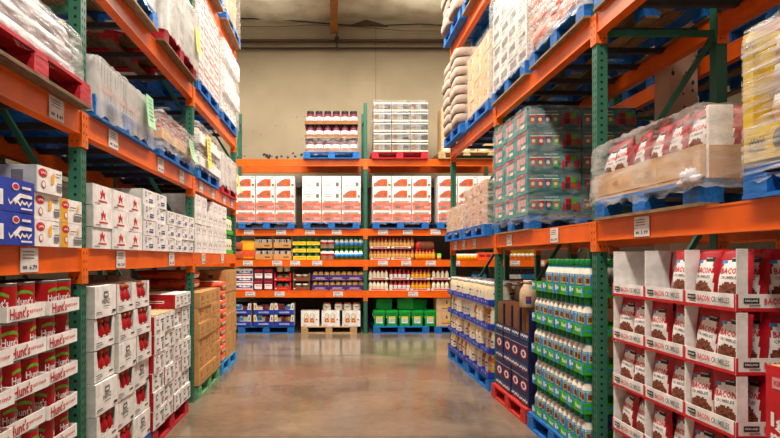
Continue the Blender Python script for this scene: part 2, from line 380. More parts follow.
for li, (z, H) in enumerate(ZR):
    for k in range(3):
        Lg = UR[k+1]-UR[k]-.076
        r = beam(Lg, H, [t if k != 9 else t for t in RTAG.get((li, k), [])])
        x, y, rz = R(UR[k+1]-.038, 0); r.location = (x, y, z); r.rotation_euler.z = rz
        tag(r, f"orange front beam of right rack, {BN[k]} bay, {ORD[li+1]} beam up", 'rack beam', 'right rack front beams')
        if li < 2:
            r = beam(Lg, H, []); r.location = (XR+BD, UR[k]+.038, z); r.rotation_euler.z = PI/2
            tag(r, f"orange rear beam of right rack, {BN[k]} bay, {ORD[li+1]} beam up", 'rack beam', 'right rack rear beams')
# support bars between front and rear beams
def sbar(side, u, z, label):
    b = MB(); x = XL if side == 'L' else XR; s = -1 if side == 'L' else 1
    b.box(min(x+s*.048, x+s*(BD-.048)), max(x+s*.048, x+s*(BD-.048)), u-.022, u+.022, z-.045, z-.003, 'grey_steel')
    tag(b.build('support_bar'), label, 'support bar', f"pallet support bars of the {'left' if side == 'L' else 'right'} rack")
for side, U, Z, nm in (('L', UL, ZL, 'left'), ('R', UR, ZR, 'right')):
    for li, (z, H) in enumerate(Z):
        if side == 'L' and li == 0: continue
        for k in range(3):
            if side == 'L' and li == 3 and k < 2 or side == 'R' and li == 2: continue
            if li == 1 and side == 'L' or (side == 'R' and li == 1): n = 6
            else: n = 4
            for i in range(n):
                u = U[k]+(U[k+1]-U[k])*(i+.6)/(n+.2)
                if u < 1.9 or (li >= 2 and u < 3.3): continue
                sbar(side, u, z, f"dark support bar under {nm} rack pallets, {ORD[li+1]} beam level, {ORD[i+1]} along {BN[k]} bay")
# plywood decks under loose cartons
for side, U, z, ks, nm in (('L', UL, 1.61, (0, 1, 2), 'left'),):
    for k in ks:
        b = MB(); x0 = XL-BD+.02; b.box(x0, XL-.05, U[k]+.05, U[k+1]-.05, z-.018, z-.001, 'deck_wood'); tag(b.build('shelf_board'), f"plain wooden shelf board under cartons, {nm} rack, {BN[k]} bay", 'shelf board', 'left rack shelf boards')
# --- back rack
BY = 11.8; BS = FPX/BY
def bx(p): return (p-333)/BS
def bz(p): return 1.55+(258-p)/BS
UB = [bx(365.5)-5.46, bx(365.5)-2.73, bx(365.5), bx(365.5)+2.73, bx(365.5)+5.46]
ZB = [.88, 1.515, 2.15, 3.58]
bk = upright(1.0, 4.74, [.3, 1.7, 3.1, 4.5])
for i, u in enumerate(UB[1:4]): bk.put(u, BY, 0, 0, ('green upright frame of the back rack, behind the left rack end', 'green perforated upright in the middle of the back rack, taller than its beams', 'green upright frame of the back rack, behind the right rack end')[i], 'rack upright', 'back rack uprights')
BB = ['left-hand', 'middle-left', 'middle-right', 'right-hand']
BT = {(0, 1): [.33, .93, 2.13], (0, 2): [.94], (1, 1): [.28, .88, 1.25, 1.7], (1, 2): [.32, .8, 1.3, 1.8], (2, 1): [.3, .96, 1.55, 2.1], (2, 2): [.32, .83, 1.4, 1.8], (1, 3): [.3, .8, 1.3], (0, 3): [.5, 1.2]}
for li, z in enumerate(ZB):
    for k in (0, 1, 2, 3):
        if k == 0 and li != 1: continue
        Lg = UB[k+1]-UB[k]-.076; u0 = UB[k]+.038
        r = beam(Lg, .14, [] if k == 0 else BT.get((li, k), []), tw=.2, th=.095); r.location = (u0, BY, z); tag(r, f"orange front beam of back rack, {BB[k]} bay, {ORD[li+1]} beam up", 'rack beam', 'back rack front beams')
        if li == 3 and k:
            r = beam(Lg, .14, []); r.location = (u0+Lg, BY+1.0, z); r.rotation_euler.z = PI; tag(r, f"orange rear beam of back rack, {BB[k]} bay, top level", 'rack beam', 'back rack rear beams')
        if li < 2 and k:
            b = MB(); b.box(u0, u0+Lg, BY+.075, BY+.92, z-.02, z-.001, 'deck_wood'); tag(b.build('shelf_board'), f"plain wooden shelf board of back rack, {BB[k]} bay, {ORD[li+1]} beam up", 'shelf board', 'back rack shelf boards')
b = MB(); b.box(-3.5, 7, WY-.10, WY-.04, 3.16, 3.36, 'zinc'); tag(b.build('guard_rail'), 'grey steel rail along the back wall under the top beams', 'wall rail')
mat('wall_shade', (92, 78, 64), .85, vary=0)
b = MB(); b.box(-8.9, 11.9, WY-.035, WY, 0, 3.3, 'wall_shade'); struct(b.build('wall_back_shade'))  # darkness behind the shelves, put into a darker sheet over the wall

# ================================================================ pallets
def pallet(color, Lg=1.15, D=1.0, H=.14, worn=None):
    r = empty('pallet')
    b = MB(); t = .02
    for i in range(7):
        y0 = -D/2+i*D/7+.008; b.box(-Lg/2, Lg/2, y0, y0+D/7-.016, H-t, H, color if i in (0, 6) or not worn else worn)
    for x in (-Lg/2, -.06, Lg/2-.12): b.box(x, x+.12, -D/2+.003, D/2-.003, H-t*1.9, H-t, color)
    b.build('top_deck', r)
    for x in (-Lg/2+.002, -.07, Lg/2-.142):
        for j, y in enumerate((-D/2+.004, -.06, D/2-.124)):
            b = MB(); b.box(x, x+.14, y, y+.12, t*.9, H-t*1.9, color); b.build('block', r)
    b = MB()
    for y in (-D/2, -.05, D/2-.1): b.box(-Lg/2, Lg/2, y, y+.1, 0, t*.9, worn or color)
    b.build('bottom_deck', r)
    return Kind(r)
PB = pallet('blue_wood'); PBw = pallet('blue_wood', worn='deck_wood'); PR = pallet('red_wood'); PRw = pallet('red_wood', worn='dark_wood'); PG = pallet('green_wood'); PLB = pallet('blue_wood2'); PW = pallet('raw_wood', worn='raw_wood'); PRO = pallet('redorange_wood')
def putp(k, side, u, z, label, d=.46, x=None, y=None, group=None, scale=None):
    if side == 'B': return k.put(x, y or BY+.5, z, 0, label, 'pallet', group or 'pallets', scale=scale)
    x, y, rz = (L if side == 'L' else R)(u, d)
    return k.put(x, y, z, rz, label, 'pallet', group or 'pallets', scale=scale)
# ================================================================ product builders
def carton(W, D, H, body, ds=(), name='carton', seam='seam', tape=None):
    b = MB(); b.box(-W/2, W/2, -D/2, D/2, 0, H, body); F = faces(W, D, H)
    b.rect(lambda u, v: F['T'](u, v, .001), 0, 0, W*.98, .004, seam)
    if tape:
        b.rect(lambda u, v: F['T'](u, v, .0015), 0, 0, W*.99, .05, tape)
        for f in 'LR': b.rect(lambda u, v, f=f: F[f](u, v, .001), 0, H-.03, .05, .06, tape)
    decals(b, F, ds)
    return b.build(name)
def col(side, kind, u0, du, n, z0, dz, rows, d, lab, cat='carton', group=None, jit=.006, skip=(), only=None, rot=.012, first=0, rfirst=0, x0=None):
    """a grid of cartons on a rack: columns along the aisle, rows upward; every one an object"""
    for c in range(n):
        for r in range(rows):
            if (c, r) in skip or (only and (c, r) not in only): continue
            u = u0+du*(c+.5)
            if side == 'B': x, y, rz = x0+du*(c+.5), BY+d, 0
            else: x, y, rz = (L if side == 'L' else R)(u, d+J(jit))
            kind.put(x, y, z0+dz*r, rz+J(rot), lab.format(c=ORD[c+1+first], r=ORD[r+1+rfirst]), cat, group)
def shrink(W, D, H, name='stretch_wrap', m='film', seed=1, amp=.014, sag=.03, nx=22, nz=14, taper=.0, top=True, drop=.06):
    """a plastic film shell around a load: four wavy sides with rounded corners and a wrinkled top; base centre at the origin"""
    rnd = random.Random(seed); b = MB(); ring = []
    per = []
    r = .03
    def side(p, q, n): return [((p[0]+(q[0]-p[0])*i/n), (p[1]+(q[1]-p[1])*i/n)) for i in range(n)]
    w, d = W/2, D/2; ny = max(4, int(nx*D/W))
    per = side((-w+r, -d), (w-r, -d), nx)+side((w-r, -d), (w, -d+r), 1)+side((w, -d+r), (w, d-r), ny)+side((w, d-r), (w-r, d), 1)+side((w-r, d), (-w+r, d), nx)+side((-w+r, d), (-w, d-r), 1)+side((-w, d-r), (-w, -d+r), ny)+side((-w, -d+r), (-w+r, -d), 1)
    n = len(per); vs = []
    for k in range(nz+1):
        t = k/nz; z = -drop+(H+drop)*t
        for i, (x, y) in enumerate(per):
            l = math.hypot(x, y); g = 1+taper*(t-.5)
            a = abs(.35*rnd.gauss(0, amp)*.6+.25*amp*(math.sin(i*1.3+k*.25+seed)+.6*math.sin(i*.47-k*.5))); zz = z
            if k == 0: zz += rnd.uniform(-sag, sag*.6); a += rnd.uniform(0, .012)
            if k == nz: zz += rnd.uniform(-.006, .012); g *= .985
            vs.append((x*g+x/l*(a+.004), y*g+y/l*(a+.004), zz))
    fs = [(k*n+i, k*n+(i+1) % n, (k+1)*n+(i+1) % n, (k+1)*n+i) for k in range(nz) for i in range(n)]
    b.add(vs, fs, m, True)
    if top:
        o = []; q = [vs[nz*n+i] for i in range(n)]
        ins = [(x*.8, y*.8, H+rnd.uniform(.004, .03)) for x, y, z in q]; ce = [(x*.25, y*.25, H+rnd.uniform(.004, .03)) for x, y, z in q]
        b.add(q+ins+ce, [(a*n+i, a*n+(i+1) % n, (a+1)*n+(i+1) % n, (a+1)*n+i) for a in (0, 1) for i in range(n)]+[tuple(2*n+i for i in range(n))], m, True)
    return b.build(name)
film('film', .08, .62, 6); film('film_gloss', .02, .55, 4, (.8, .8, 3), rough=.08); film('film_mid', .3, .62, 4, (1.2, 1.2, 1)); film('film_thick', .38, .8, 4, (1.2, 1.2, 1)); film('film_light', .03, .32, 7, (1, 1, 2.5)); film('film_streak', 0, .85, 4, (.6, .6, 9), rough=.12)
mat('sheet_wrap', (212, 204, 208), .35, noise=.16, scale=7, stretch=(1, 1, 6), bump=.6, vary=.03)
def put(o, side, u, d, z, label, cat, group=None, rz=0):
    x, y, a = (L if side == 'L' else R)(u, d); o.location = (x, y, z); o.rotation_euler.z = a+rz; return tag(o, label, cat, group)
def paper(side, u, d, z, w, h, m, label, lines=6, drop=.02):
    b = MB(); n = 6; vs = []
    for i in range(n+1):
        t = i/n; vs += [(-w/2, -.01-drop*t*t, -h*t), (w/2, -.01-drop*t*t*1.3, -h*t)]
    vs2 = [(a, y+.0012, c) for a, y, c in vs]
    b.add(vs, [(2*i, 2*i+1, 2*i+3, 2*i+2) for i in range(n)], m); b.add(vs2, [(2*i, 2*i+2, 2*i+3, 2*i+1) for i in range(n)], m)
    for k in range(lines): 
        v = .12+.76*k/max(1, lines); yy = -.0125-drop*v*v; b.rect(lambda p, q: (p, yy-.002, q), J(w*.05), -h*v, w*.6, h*.025, 'grey_print')
    put(b.build('paper_sheet'), side, u, d, z, label, 'paper sheet', 'paper sheets hung on wrapped loads')

# ================================================================ LEFT RACK, floor level
# --- nearest bay: large cans in white trays
def big_can():
    r = empty('food_can'); R0 = .0785; H = .176; b = MB()
    prof = [(R0*.98, 0, 'silver'), (R0, .004), (R0*.97, .008)]
    prof += [(R0*.955, .012), (R0*.955, H-.012), (R0, H-.004), (R0*.99, H), (R0*.95, H-.004)]
    b.lathe(prof, 'silver', n=20); bd = b.build('can_body', r)
    b = MB(); p = []
    for k in range(13): p.append((R0*(.975 if k % 3 else .967), .016+(H-.032)*k/12))
    b.lathe(p, 'tomato', n=24, cap=False)
    for a0 in (0, 2.2, 4.3):
        f = lambda u, v, a0=a0: ((R0*.985)*math.sin(a0+u/R0), -(R0*.985)*math.cos(a0+u/R0), v)
        for i in range(8):
            t = -.045+i*.012; b.add([f(t, .108+.012*math.cos(t*34)), f(t+.011, .108+.012*math.cos((t+.011)*34)), f(t+.011, .122+.014*math.cos((t+.011)*34)), f(t, .122+.014*math.cos(t*34))], [(0, 1, 2, 3)], 'leaf')
        g = lambda u, v, a0=a0: ((R0*.990)*math.sin(a0+u/R0), -(R0*.990)*math.cos(a0+u/R0), v)
        b.text(g, "Hunt's", 0, .082, .095, .038, 'white_card'); b.text(g, "TOMATO KETCHUP", 0, .048, .07, .011, 'white_card')
    b.build('paper_label', bd)
    return Kind(r)
def ctray(W, D):
    r = empty('can_tray'); b = MB(); h = .072; t = .004
    b.box(-W/2, W/2, -D/2, D/2, 0, .003, 'white_card')
    b.box(-W/2, W/2, -D/2, -D/2+t, .003, h, 'white_card'); b.box(-W/2, W/2, D/2-t, D/2, .003, h, 'white_card')
    b.box(-W/2, -W/2+t, -D/2+t, D/2-t, .003, h, 'white_card'); b.box(W/2-t, W/2, -D/2+t, D/2-t, .003, h, 'white_card')
    F = faces(W, D, h)
    decals(b, F, [('t', 'F', "Hunt's", -W*.2, h*.5, W*.48, h*.74, 'red_print'), ('t', 'F', 'KETCHUP', W*.24, h*.5, W*.36, h*.2, 'red_print'), ('r', 'F', -W*.3, h*.14, W*.2, h*.05, 'grey_print'), ('t', 'L', "KETCHUP", 0, h*.5, D*.5, h*.4, 'deep_red')])
    b.build('tray_body', r); return Kind(r)
CAN = big_can(); CT = ctray(.345, .34)
for c, u in enumerate((3.155, 2.80, 2.445)):
    off = (0, -.0, -.03)[c]
    for r in range(7):
        if c == 2 and r > 5: continue
        z = .16+.182*r; d = .14+off+J(.012)
        x, y, rz = L(u, d)
        nm = ('next to the post', 'second from the post', 'third from the post')[c]
        CT.put(x, y, z, rz+J(.02), f"white red-lettered can tray {nm}, {ORD[r+1]} layer from floor, left rack", 'tray', 'can trays by the nearest left post')
        for i in (0, 1):
            for k in (0, 1):
                if r < 6 and k == 1 and i == 0 and c: pass
                x, y, rz = L(u+(-.082, .082)[i], d-.078+.16*k)
                CAN.put(x, y, z+.004, rz+J(.9), f"large red can, {ORD[r+1]} tray up, {nm}, {('near', 'far')[i]} {('front', 'rear')[k]}", 'food can', 'large ketchup cans')
putp(PB, 'L', 2.78, 0, 'wooden blue pallet under the stacked can trays, left rack', d=.45)
# behind the cans, above: blue bags and grey cartons deep in the bay
GC = Kind(carton(.108, .2, .115, 'greige_card', [('r', 'L', 0, .07, .03, .045, 'pink'), ('r', 'L', -.05, .04, .03, .02, 'grey_print')]))
GU = carton(.5, .22, .2, 'greige_card', [('r', 'L', 0, .1, .1, .05, 'grey_print')]); GU.location = (-2.04, 5.0, 1.083); tag(GU, 'long greyish-brown carton under three small boxes, deep behind bottle cartons', 'carton')
for i in range(3):
    GC.put(-2.115+.122*i, 5.0, 1.284, 0, f"small greyish-brown box deep behind the bottle cartons, {ORD[i+1]} from the left", 'carton', 'small greyish-brown boxes in a row')
# --- second bay: white cartons, some cut open to show red bottles
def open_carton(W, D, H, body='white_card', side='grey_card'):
    b = MB(); t = .004
    b.box(-W/2, W/2, -D/2, D/2, 0, .004, body); b.box(-W/2, W/2, D/2-t, D/2, 0, H, body)
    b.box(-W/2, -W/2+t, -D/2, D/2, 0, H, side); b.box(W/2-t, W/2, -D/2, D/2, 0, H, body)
    b.box(-W/2, W/2, -D/2+.09, D/2, H-t, H, body)
    for yy in (-D/2, -D/2+t):
        f = lambda u, v: (u, yy, v)
        b.poly(f, [(-W/2, 0), (W/2, 0), (W/2, H*.36), (-W/2, H*.36)], body)
        b.poly(f, [(-W/2, H*.36), (-W*.3, H*.36), (-W*.38, H), (-W/2, H)], body)
        b.poly(f, [(W*.3, H*.36), (W/2, H*.36), (W/2, H), (W*.38, H)], body)
    F = faces(W, D, H)
    decals(b, F, [('r', 'F', -W*.28, H*.22, W*.26, H*.022, 'black_print'), ('r', 'F', -W*.26, H*.15, W*.3, H*.022, 'grey_print'), ('r', 'F', W*.28, H*.2, W*.2, H*.05, 'black_print'), ('r', 'F', -W*.32, H*.09, W*.2, H*.02, 'grey_print')])
    return b.build('display_carton')
OC = Kind(open_carton(.35, .36, .2))
KH = [('p', 'L', [(-.062, .155), (.062, .155), (.072, .12), (.06, .05), (-.06, .05), (-.072, .12)], 'black_print'), ('p', 'L', [(-.056, .149), (.056, .149), (.065, .12), (.054, .056), (-.054, .056), (-.065, .12)], 'grey_card'),
      ('r', 'L', 0, .128, .1, .006, 'black_print'), ('t', 'L', 'HEINZ', 0, .105, .085, .02, 'black_print'), ('t', 'L', 'KETCHUP', 0, .072, .06, .014, 'black_print'), ('r', 'L', 0, .178, .2, .008, 'black_print'), ('r', 'L', -.12, .03, .07, .006, 'black_print')]
PF = [('t', 'F', 'HEINZ', 0, .1, .13, .03, 'grey_print'), ('p', 'F', [(-.035, .165), (.035, .165), (.042, .14), (.034, .12), (-.034, .12), (-.042, .14)], 'grey_print'), ('r', 'F', 0, .142, .05, .012, 'white_card'), ('r', 'F', -.12, .035, .08, .006, 'black_print'), ('r', 'F', -.12, .024, .1, .005, 'grey_print'), ('r', 'F', .13, .03, .06, .016, 'black_print'), ('r', 'F', 0, .07, .1, .006, 'black_print')]
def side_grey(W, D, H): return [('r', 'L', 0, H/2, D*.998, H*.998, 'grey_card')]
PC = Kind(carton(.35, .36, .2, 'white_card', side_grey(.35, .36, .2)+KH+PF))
def red_bottle():
    r = empty('sauce_bottle'); b = MB()
    b.lathe([(.036, 0, 'tomato'), (.042, .006), (.042, .1), (.034, .125), (.02, .15), (.016, .158)], 'tomato', n=12, sy=.75)
    f = lambda u, v: (u, -.0335, v); b.rect(f, 0, .055, .045, .05, 'white_card'); b.rect(lambda u, v: (u, -.0345, v), 0, .06, .03, .016, 'green_dark'); b.build('bottle_body', r)
    b = MB(); b.lathe([(.024, .157), (.024, .182), (.018, .186)], 'rust', n=10); b.build('cap', r)
    return Kind(r)
KB = red_bottle()
pat = {0: 'owpwowpww', 1: 'wpwowoo', 2: 'pwpwooo'}
pat = [ 'pwpwwow'.replace('o','w'), 'wpwpwww', 'pwpwwww']
for c in range(3):
    w_ = .358; u = 3.565+w_*(c+.5)
    for r in range(6):
        z = .15+.204*r; d = .145+J(.012); x, y, rz = L(u, d); a = rz+J(.015)
        opened = pat[c][r] == 'w'
        if c == 0 and r == 5: opened = False
        lab = f"{'open-fronted white carton of red bottles' if opened else 'closed white printed carton'}, {ORD[c+1]} past nearest left post, {ORD[r+1]} up"
        (OC if opened else PC).put(x, y, z, a, lab, 'carton', 'white ketchup cartons')
        if opened:
            for q in (-1, 0, 1):
                x, y, rz = L(u+q*.09, d-.143)
                KB.put(x, y, z+.005, rz, f"red sauce bottle inside open carton, column {ORD[c+1]}, layer {ORD[r+1]}, {['near', 'middle', 'far'][q+1]} one", 'bottle', 'red sauce bottles in cut cartons')
putp(PB, 'L', 4.10, 0, 'blue pallet under the white bottle cartons, left rack', d=.46)
# --- white cartons with black print on a red pallet
BPd = [('r', 'F', -.07, .1, .05, .05, 'black_print'), ('r', 'F', -.07, .1, .03, .03, 'white_card'), ('r', 'F', .06, .115, .09, .01, 'black_print'), ('r', 'F', .06, .095, .07, .008, 'grey_print'), ('r', 'F', .085, .05, .05, .05, 'black_print'), ('r', 'F', .085, .05, .02, .05, 'white_card'), ('r', 'F', -.06, .03, .1, .012, 'grey_print'),
       ('r', 'L', 0, .077, .36, .15, 'deep_red'), ('r', 'L', -.02, .07, .2, .03, 'white_card'), ('r', 'L', -.02, .07, .17, .012, 'deep_red'), ('r', 'L', .1, .12, .1, .02, 'tomato')]
BP = Kind(carton(.288, .37, .153, 'white_card', BPd))
col('L', BP, 4.66, .294, 4, .145, .1545, 6, .13, 'white black-printed carton with red end on red pallet, {c} column, {r} layer up', group='red-ended white cartons', rot=.03, jit=.01)
BPt = Kind(carton(.272, .37, .13, 'white_card', [(d[0], d[1], d[2], d[3]*.84, d[4], d[5]*.84, d[6]) for d in BPd]))
for c in range(2):
    x, y, rz = L(5.40+.276*c, .115); BPt.put(x, y, 1.085, rz, f"red-ended white carton lying on top of the stack, {('near', 'far')[c]} one of two", 'carton', 'red-ended white cartons')
b = MB(); b.box(-.56, .0, -.46, .46, 0, .008, 'kraft_tan'); put(b.build('slip_sheet'), 'L', 5.25, .40, 1.074, 'flat brown cardboard sheet on top of the red-ended cartons', 'cardboard sheet')
putp(PR, 'L', 5.25, 0, 'red pallet on the floor under white cartons, left rack', d=.45)
# --- far bay: brown cartons on green pallet
BCd = [('r', 'F', -.02, .105, .07, .045, 'kraft_edge'), ('r', 'F', -.02, .105, .05, .03, 'kraft'), ('r', 'F', -.02, .105, .05, .006, 'kraft_edge'), ('r', 'F', .09, .05, .04, .006, 'kraft_edge'), ('r', 'F', 0, .04, .12, .006, 'kraft_edge'), ('r', 'L', .0, .1, .12, .06, 'kraft_edge'), ('r', 'L', 0, .1, .1, .04, 'kraft')]
BC = Kind(carton(.30, .36, .168, 'kraft', BCd, tape='kraft_tan'))
col('L', BC, 6.30, .305, 4, .145, .1705, 6, .14, 'small brown carton on green pallet, {c} column from near side, {r} layer up', group='small brown cartons', rot=.03, jit=.012)
putp(PG, 'L', 6.9, 0, 'green pallet on the floor under small brown cartons', d=.46)
def sack(a, b_, c_, m, colour=None, name='sack', seed=0):
    b = MB(); b.superq(a, b_, c_, m, .35, .3, 18, 8, c_, colour, .015, seed); return b.build(name)
RS = Kind(sack(.2, .36, .06, 'white_card', lambda x, y, z: 'orange_print' if (math.sin(x*30+y*9+z*40) > -.1) else ('red_print' if abs(x) > .17 else None), seed=3))
for r in range(9):
    x, y, rz = L(7.78, .32); RS.put(x+J(.01), y+J(.01), .145+.122*r, rz+J(.03), f"red and white printed bag in tall stack beside brown cartons, {ORD[r+1]} up", 'bag', 'stacked red and white bags')
x, y, rz = L(7.05, .42)
for r in range(2): RS.put(-2.0, 6.9, 1.19+.11*r, PI/2, f"red and white bag lying on the small brown cartons, {('lower', 'upper')[r]} one", 'bag', 'bags on the brown cartons', scale=(1.5, 1, .9))
TB = Kind(carton(.41, .42, .305, 'kraft', [('r', 'F', .0, .2, .04, .12, 'green_dark'), ('r', 'F', 0, .2, .02, .1, 'kraft'), ('r', 'F', 0, .08, .05, .02, 'green_dark'), ('r', 'L', 0, .22, .06, .05, 'kraft_edge'), ('r', 'F', .1, .08, .02, .05, 'kraft_edge')], tape='kraft_tan'))
col('L', TB, 8.0, .42, 2, .145, .309, 4, .19, 'tall brown carton on blue pallet at far end, {c} column, {r} layer up', group='tall brown cartons at the left rack end', rot=.02)
for c in range(2):
    for r in range(1, 4):
        pass
putp(PLB, 'L', 8.2, 0, 'light blue pallet on the floor at the far end of left rack', d=.46)
for k in range(4): TB.put(-2.43, 7.84, .145+.309*k, PI/2, f"tall brown carton behind the red and white bags, {ORD[k+1]} up", 'carton', 'tall brown cartons at the left rack end')

# ================================================================ LEFT RACK, second level (on the first beam)
z1 = 1.61
BX = Kind(carton(.40, .4, .152, 'royal', [('r', 'F', -.13, .06, .12, .07, 'white_card'), ('s', 'F', .07, .045, .2, .03, 'white_card'), ('d', 'F', .03, .118, .03, .018, 'white_card'), ('d', 'F', .03, .118, .024, .013, 'red_print'), ('p', 'F', [(.0, .055), (.06, .09), (.17, .085), (.17, .07), (.07, .07), (.03, .04)], 'white_card'), ('r', 'F', .12, .118, .08, .012, 'white_card'), ('r', 'F', .12, .018, .1, .008, 'white_card'), ('r', 'L', 0, .08, .3, .04, 'white_card')]))
for c, u in enumerate((2.64, 2.22)):
    for r in range(2):
        x, y, rz = L(u, .165); BX.put(x, y, z1+.1545*r, rz+J(.01), f"blue carton with white lettering on left shelf, {('near edge', 'farther')[1-c]}, {('lower', 'upper')[r]} one", 'carton', 'blue cartons on the left shelf')
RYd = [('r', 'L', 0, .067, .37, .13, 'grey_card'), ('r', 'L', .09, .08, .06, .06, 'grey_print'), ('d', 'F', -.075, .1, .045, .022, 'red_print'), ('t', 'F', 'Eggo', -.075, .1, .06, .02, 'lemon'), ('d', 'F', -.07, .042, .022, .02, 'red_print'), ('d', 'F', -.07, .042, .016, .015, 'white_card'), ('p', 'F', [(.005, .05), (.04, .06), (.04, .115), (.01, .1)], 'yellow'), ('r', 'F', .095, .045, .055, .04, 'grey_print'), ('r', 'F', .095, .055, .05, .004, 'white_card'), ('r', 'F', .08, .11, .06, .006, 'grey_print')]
RYd = [(('t', 'F', 'Van', d[3], d[4], d[5], d[6], d[7]) if d[0] == 't' else d) for d in RYd]
RYd = [d for d in RYd if d[0] != 't']+[('s', 'F', -.075, .1, .055, .02, 'white_card', 7, .13)]
RY = Kind(carton(.258, .38, .134, 'white_card', RYd))
for r in range(3):
    x, y, rz = L(2.99, .165+(.0 if r < 2 else -.015)); RY.put(x, y, z1+.136*r, rz+J(.012), f"white carton with red logo and yellow mark on shelf, {ORD[r+1]} up", 'carton', 'red and yellow marked cartons')
YW = Kind(carton(.27, .38, .134, 'white_card', [('r', 'F', -.09, .067, .085, .132, 'yellow')]+[d for d in RYd if d[1] == 'F' and d[0] == 'd']+[('r', 'F', .075, .04, .1, .04, 'grey_print'), ('r', 'F', .075, .05, .1, .004, 'white_card'), ('p', 'F', [(.06, .07), (.08, .075), (.08, .115), (.065, .105)], 'yellow'), ('r', 'F', .01, .09, .07, .006, 'grey_print'), ('s', 'F', -.08, .1, .055, .018, 'white_card', 7, .13)]))
for r in range(2):
    x, y, rz = L(3.275, .17); YW.put(x, y, z1+.136*r, rz+J(.01), f"white carton with yellow end band beside nearest left post, {('lower', 'upper')[r]} one", 'carton', 'yellow-banded cartons')
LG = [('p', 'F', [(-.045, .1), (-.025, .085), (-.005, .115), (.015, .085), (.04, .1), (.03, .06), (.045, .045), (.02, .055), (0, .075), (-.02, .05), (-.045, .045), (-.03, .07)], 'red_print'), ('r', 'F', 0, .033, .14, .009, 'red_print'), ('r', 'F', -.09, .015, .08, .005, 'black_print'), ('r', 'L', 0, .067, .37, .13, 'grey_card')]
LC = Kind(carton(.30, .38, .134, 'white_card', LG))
for c in range(3):
    for r in range(3):
        u = 3.565+.308*(c+.5); x, y, rz = L(u, .17+J(.006)); LC.put(x, y, z1+.136*r, rz+J(.015), f"white carton with small red emblem past nearest left post, {ORD[c+1]} column, {ORD[r+1]} up", 'carton', 'red-emblem white cartons')
BLd = [('d', 'F', -.09, .085, .018, .025, 'blue_print'), ('d', 'F', -.09, .085, .009, .012, 'white_card'), ('r', 'F', .04, .04, .1, .03, 'blue_print'), ('r', 'F', .04, .04, .09, .004, 'white_card'), ('r', 'F', .0, .1, .08, .008, 'grey_print'), ('r', 'F', -.08, .03, .03, .01, 'blue_print')]
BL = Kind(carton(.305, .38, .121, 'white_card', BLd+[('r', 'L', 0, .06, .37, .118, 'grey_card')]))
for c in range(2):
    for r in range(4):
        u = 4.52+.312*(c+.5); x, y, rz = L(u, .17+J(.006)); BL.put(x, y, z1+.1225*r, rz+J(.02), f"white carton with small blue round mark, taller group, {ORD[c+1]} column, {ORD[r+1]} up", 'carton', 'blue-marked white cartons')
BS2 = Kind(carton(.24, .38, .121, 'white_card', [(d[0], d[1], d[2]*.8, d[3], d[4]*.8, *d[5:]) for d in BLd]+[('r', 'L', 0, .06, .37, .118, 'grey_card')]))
for c in range(4):
    for r in range(3):
        u = 5.17+.245*(c+.5); x, y, rz = L(u, .17+J(.006)); BS2.put(x, y, z1+.1225*r, rz+J(.02), f"white carton with blue marks before middle left post, {ORD[c+1]} column, {ORD[r+1]} up", 'carton', 'blue-marked white cartons, lower group')
DK = Kind(carton(.3, .38, .125, 'greige_card', BLd))
for (x, y, z, l) in ((-2.2, 4.1, z1, 'near lowest'), (-2.2, 4.1, z1+.127, 'near low'), (-2.2, 4.45, z1, 'second lowest'), (-2.2, 4.45, z1+.127, 'second low'), (-2.15, 3.7, z1, 'post lowest'), (-2.15, 3.7, z1+.127, 'post low'), (-2.25, 5.5, z1, 'lower left'), (-2.25, 5.5, z1+.127, 'middle left'), (-2.25, 5.5, z1+.254, 'upper left'), (-2.25, 5.85, z1, 'lower right'), (-2.25, 5.85, z1+.127, 'middle right'), (-2.25, 5.85, z1+.254, 'upper right'), (-2.25, 5.85, z1+.381, 'topmost right'), (-2.2, 4.1, z1+.254, 'near'), (-2.2, 4.1, z1+.381, 'near topmost'), (-2.2, 4.45, z1+.381, 'second topmost'), (-2.2, 4.45, z1+.254, 'second'), (-2.15, 3.7, z1+.254, 'nearest post'), (-2.15, 3.7, z1+.381, 'nearest post top')):
    DK.put(x, y, z, PI/2, f"greyish carton deep in the left shelf behind the white cartons, {l} one", 'carton', 'rear row greyish cartons')
SMd = [('r', 'F', -.07, .1, .012, .05, 'red_print'), ('r', 'F', .07, .1, .012, .05, 'blue_print'), ('r', 'F', 0, .05, .16, .005, 'grey_print'), ('r', 'F', 0, .1, .1, .005, 'grey_print'), ('r', 'F', .0, .125, .012, .03, 'black_print')]
SM = Kind(carton(.30, .38, .16, 'white_card', SMd))
for c in range(6):
    for r in range(4):
        if r == 3 and c == 2: continue
        u = 6.29+.306*(c+.5); x, y, rz = L(u, .19+J(.005)); SM.put(x, y, z1+.162*r, rz+J(.015), f"white carton with small red and blue bars, far bay, {ORD[c+1]} column, {ORD[r+1]} up", 'carton', 'red and blue barred white cartons')
def tub(Rr, H, body, lid, base=None, name='jar', label=None, lab='white_card'):
    r = empty(name); b = MB()
    b.lathe([(Rr*.92, 0, base or body), (Rr, H*.06), (Rr, H*.1, body), (Rr, H*.74), (Rr*.86, H*.82), (Rr*.8, H*.86)], body, n=14); bd = b.build('jar_body', r)
    b = MB(); b.lathe([(Rr*.86, H*.855), (Rr*.86, H*.985), (Rr*.8, H)], lid, n=14); b.build('lid', r)
    if label:
        b = MB(); b.lathe([(Rr*1.012, H*.2), (Rr*1.012, H*.66)], label, n=14, cap=False)
        for a in (0, 2.1, 4.2): b.crect(lambda u, v, a=a: (Rr*1.03*math.sin(a+u/Rr), -Rr*1.03*math.cos(a+u/Rr), v), 0, H*.45, Rr*.7, H*.14, lab)
        b.build('label', bd)
    return Kind(r)
GJ = tub(.075, .26, 'cream', 'green_bright', label='cream', lab='green_dark')
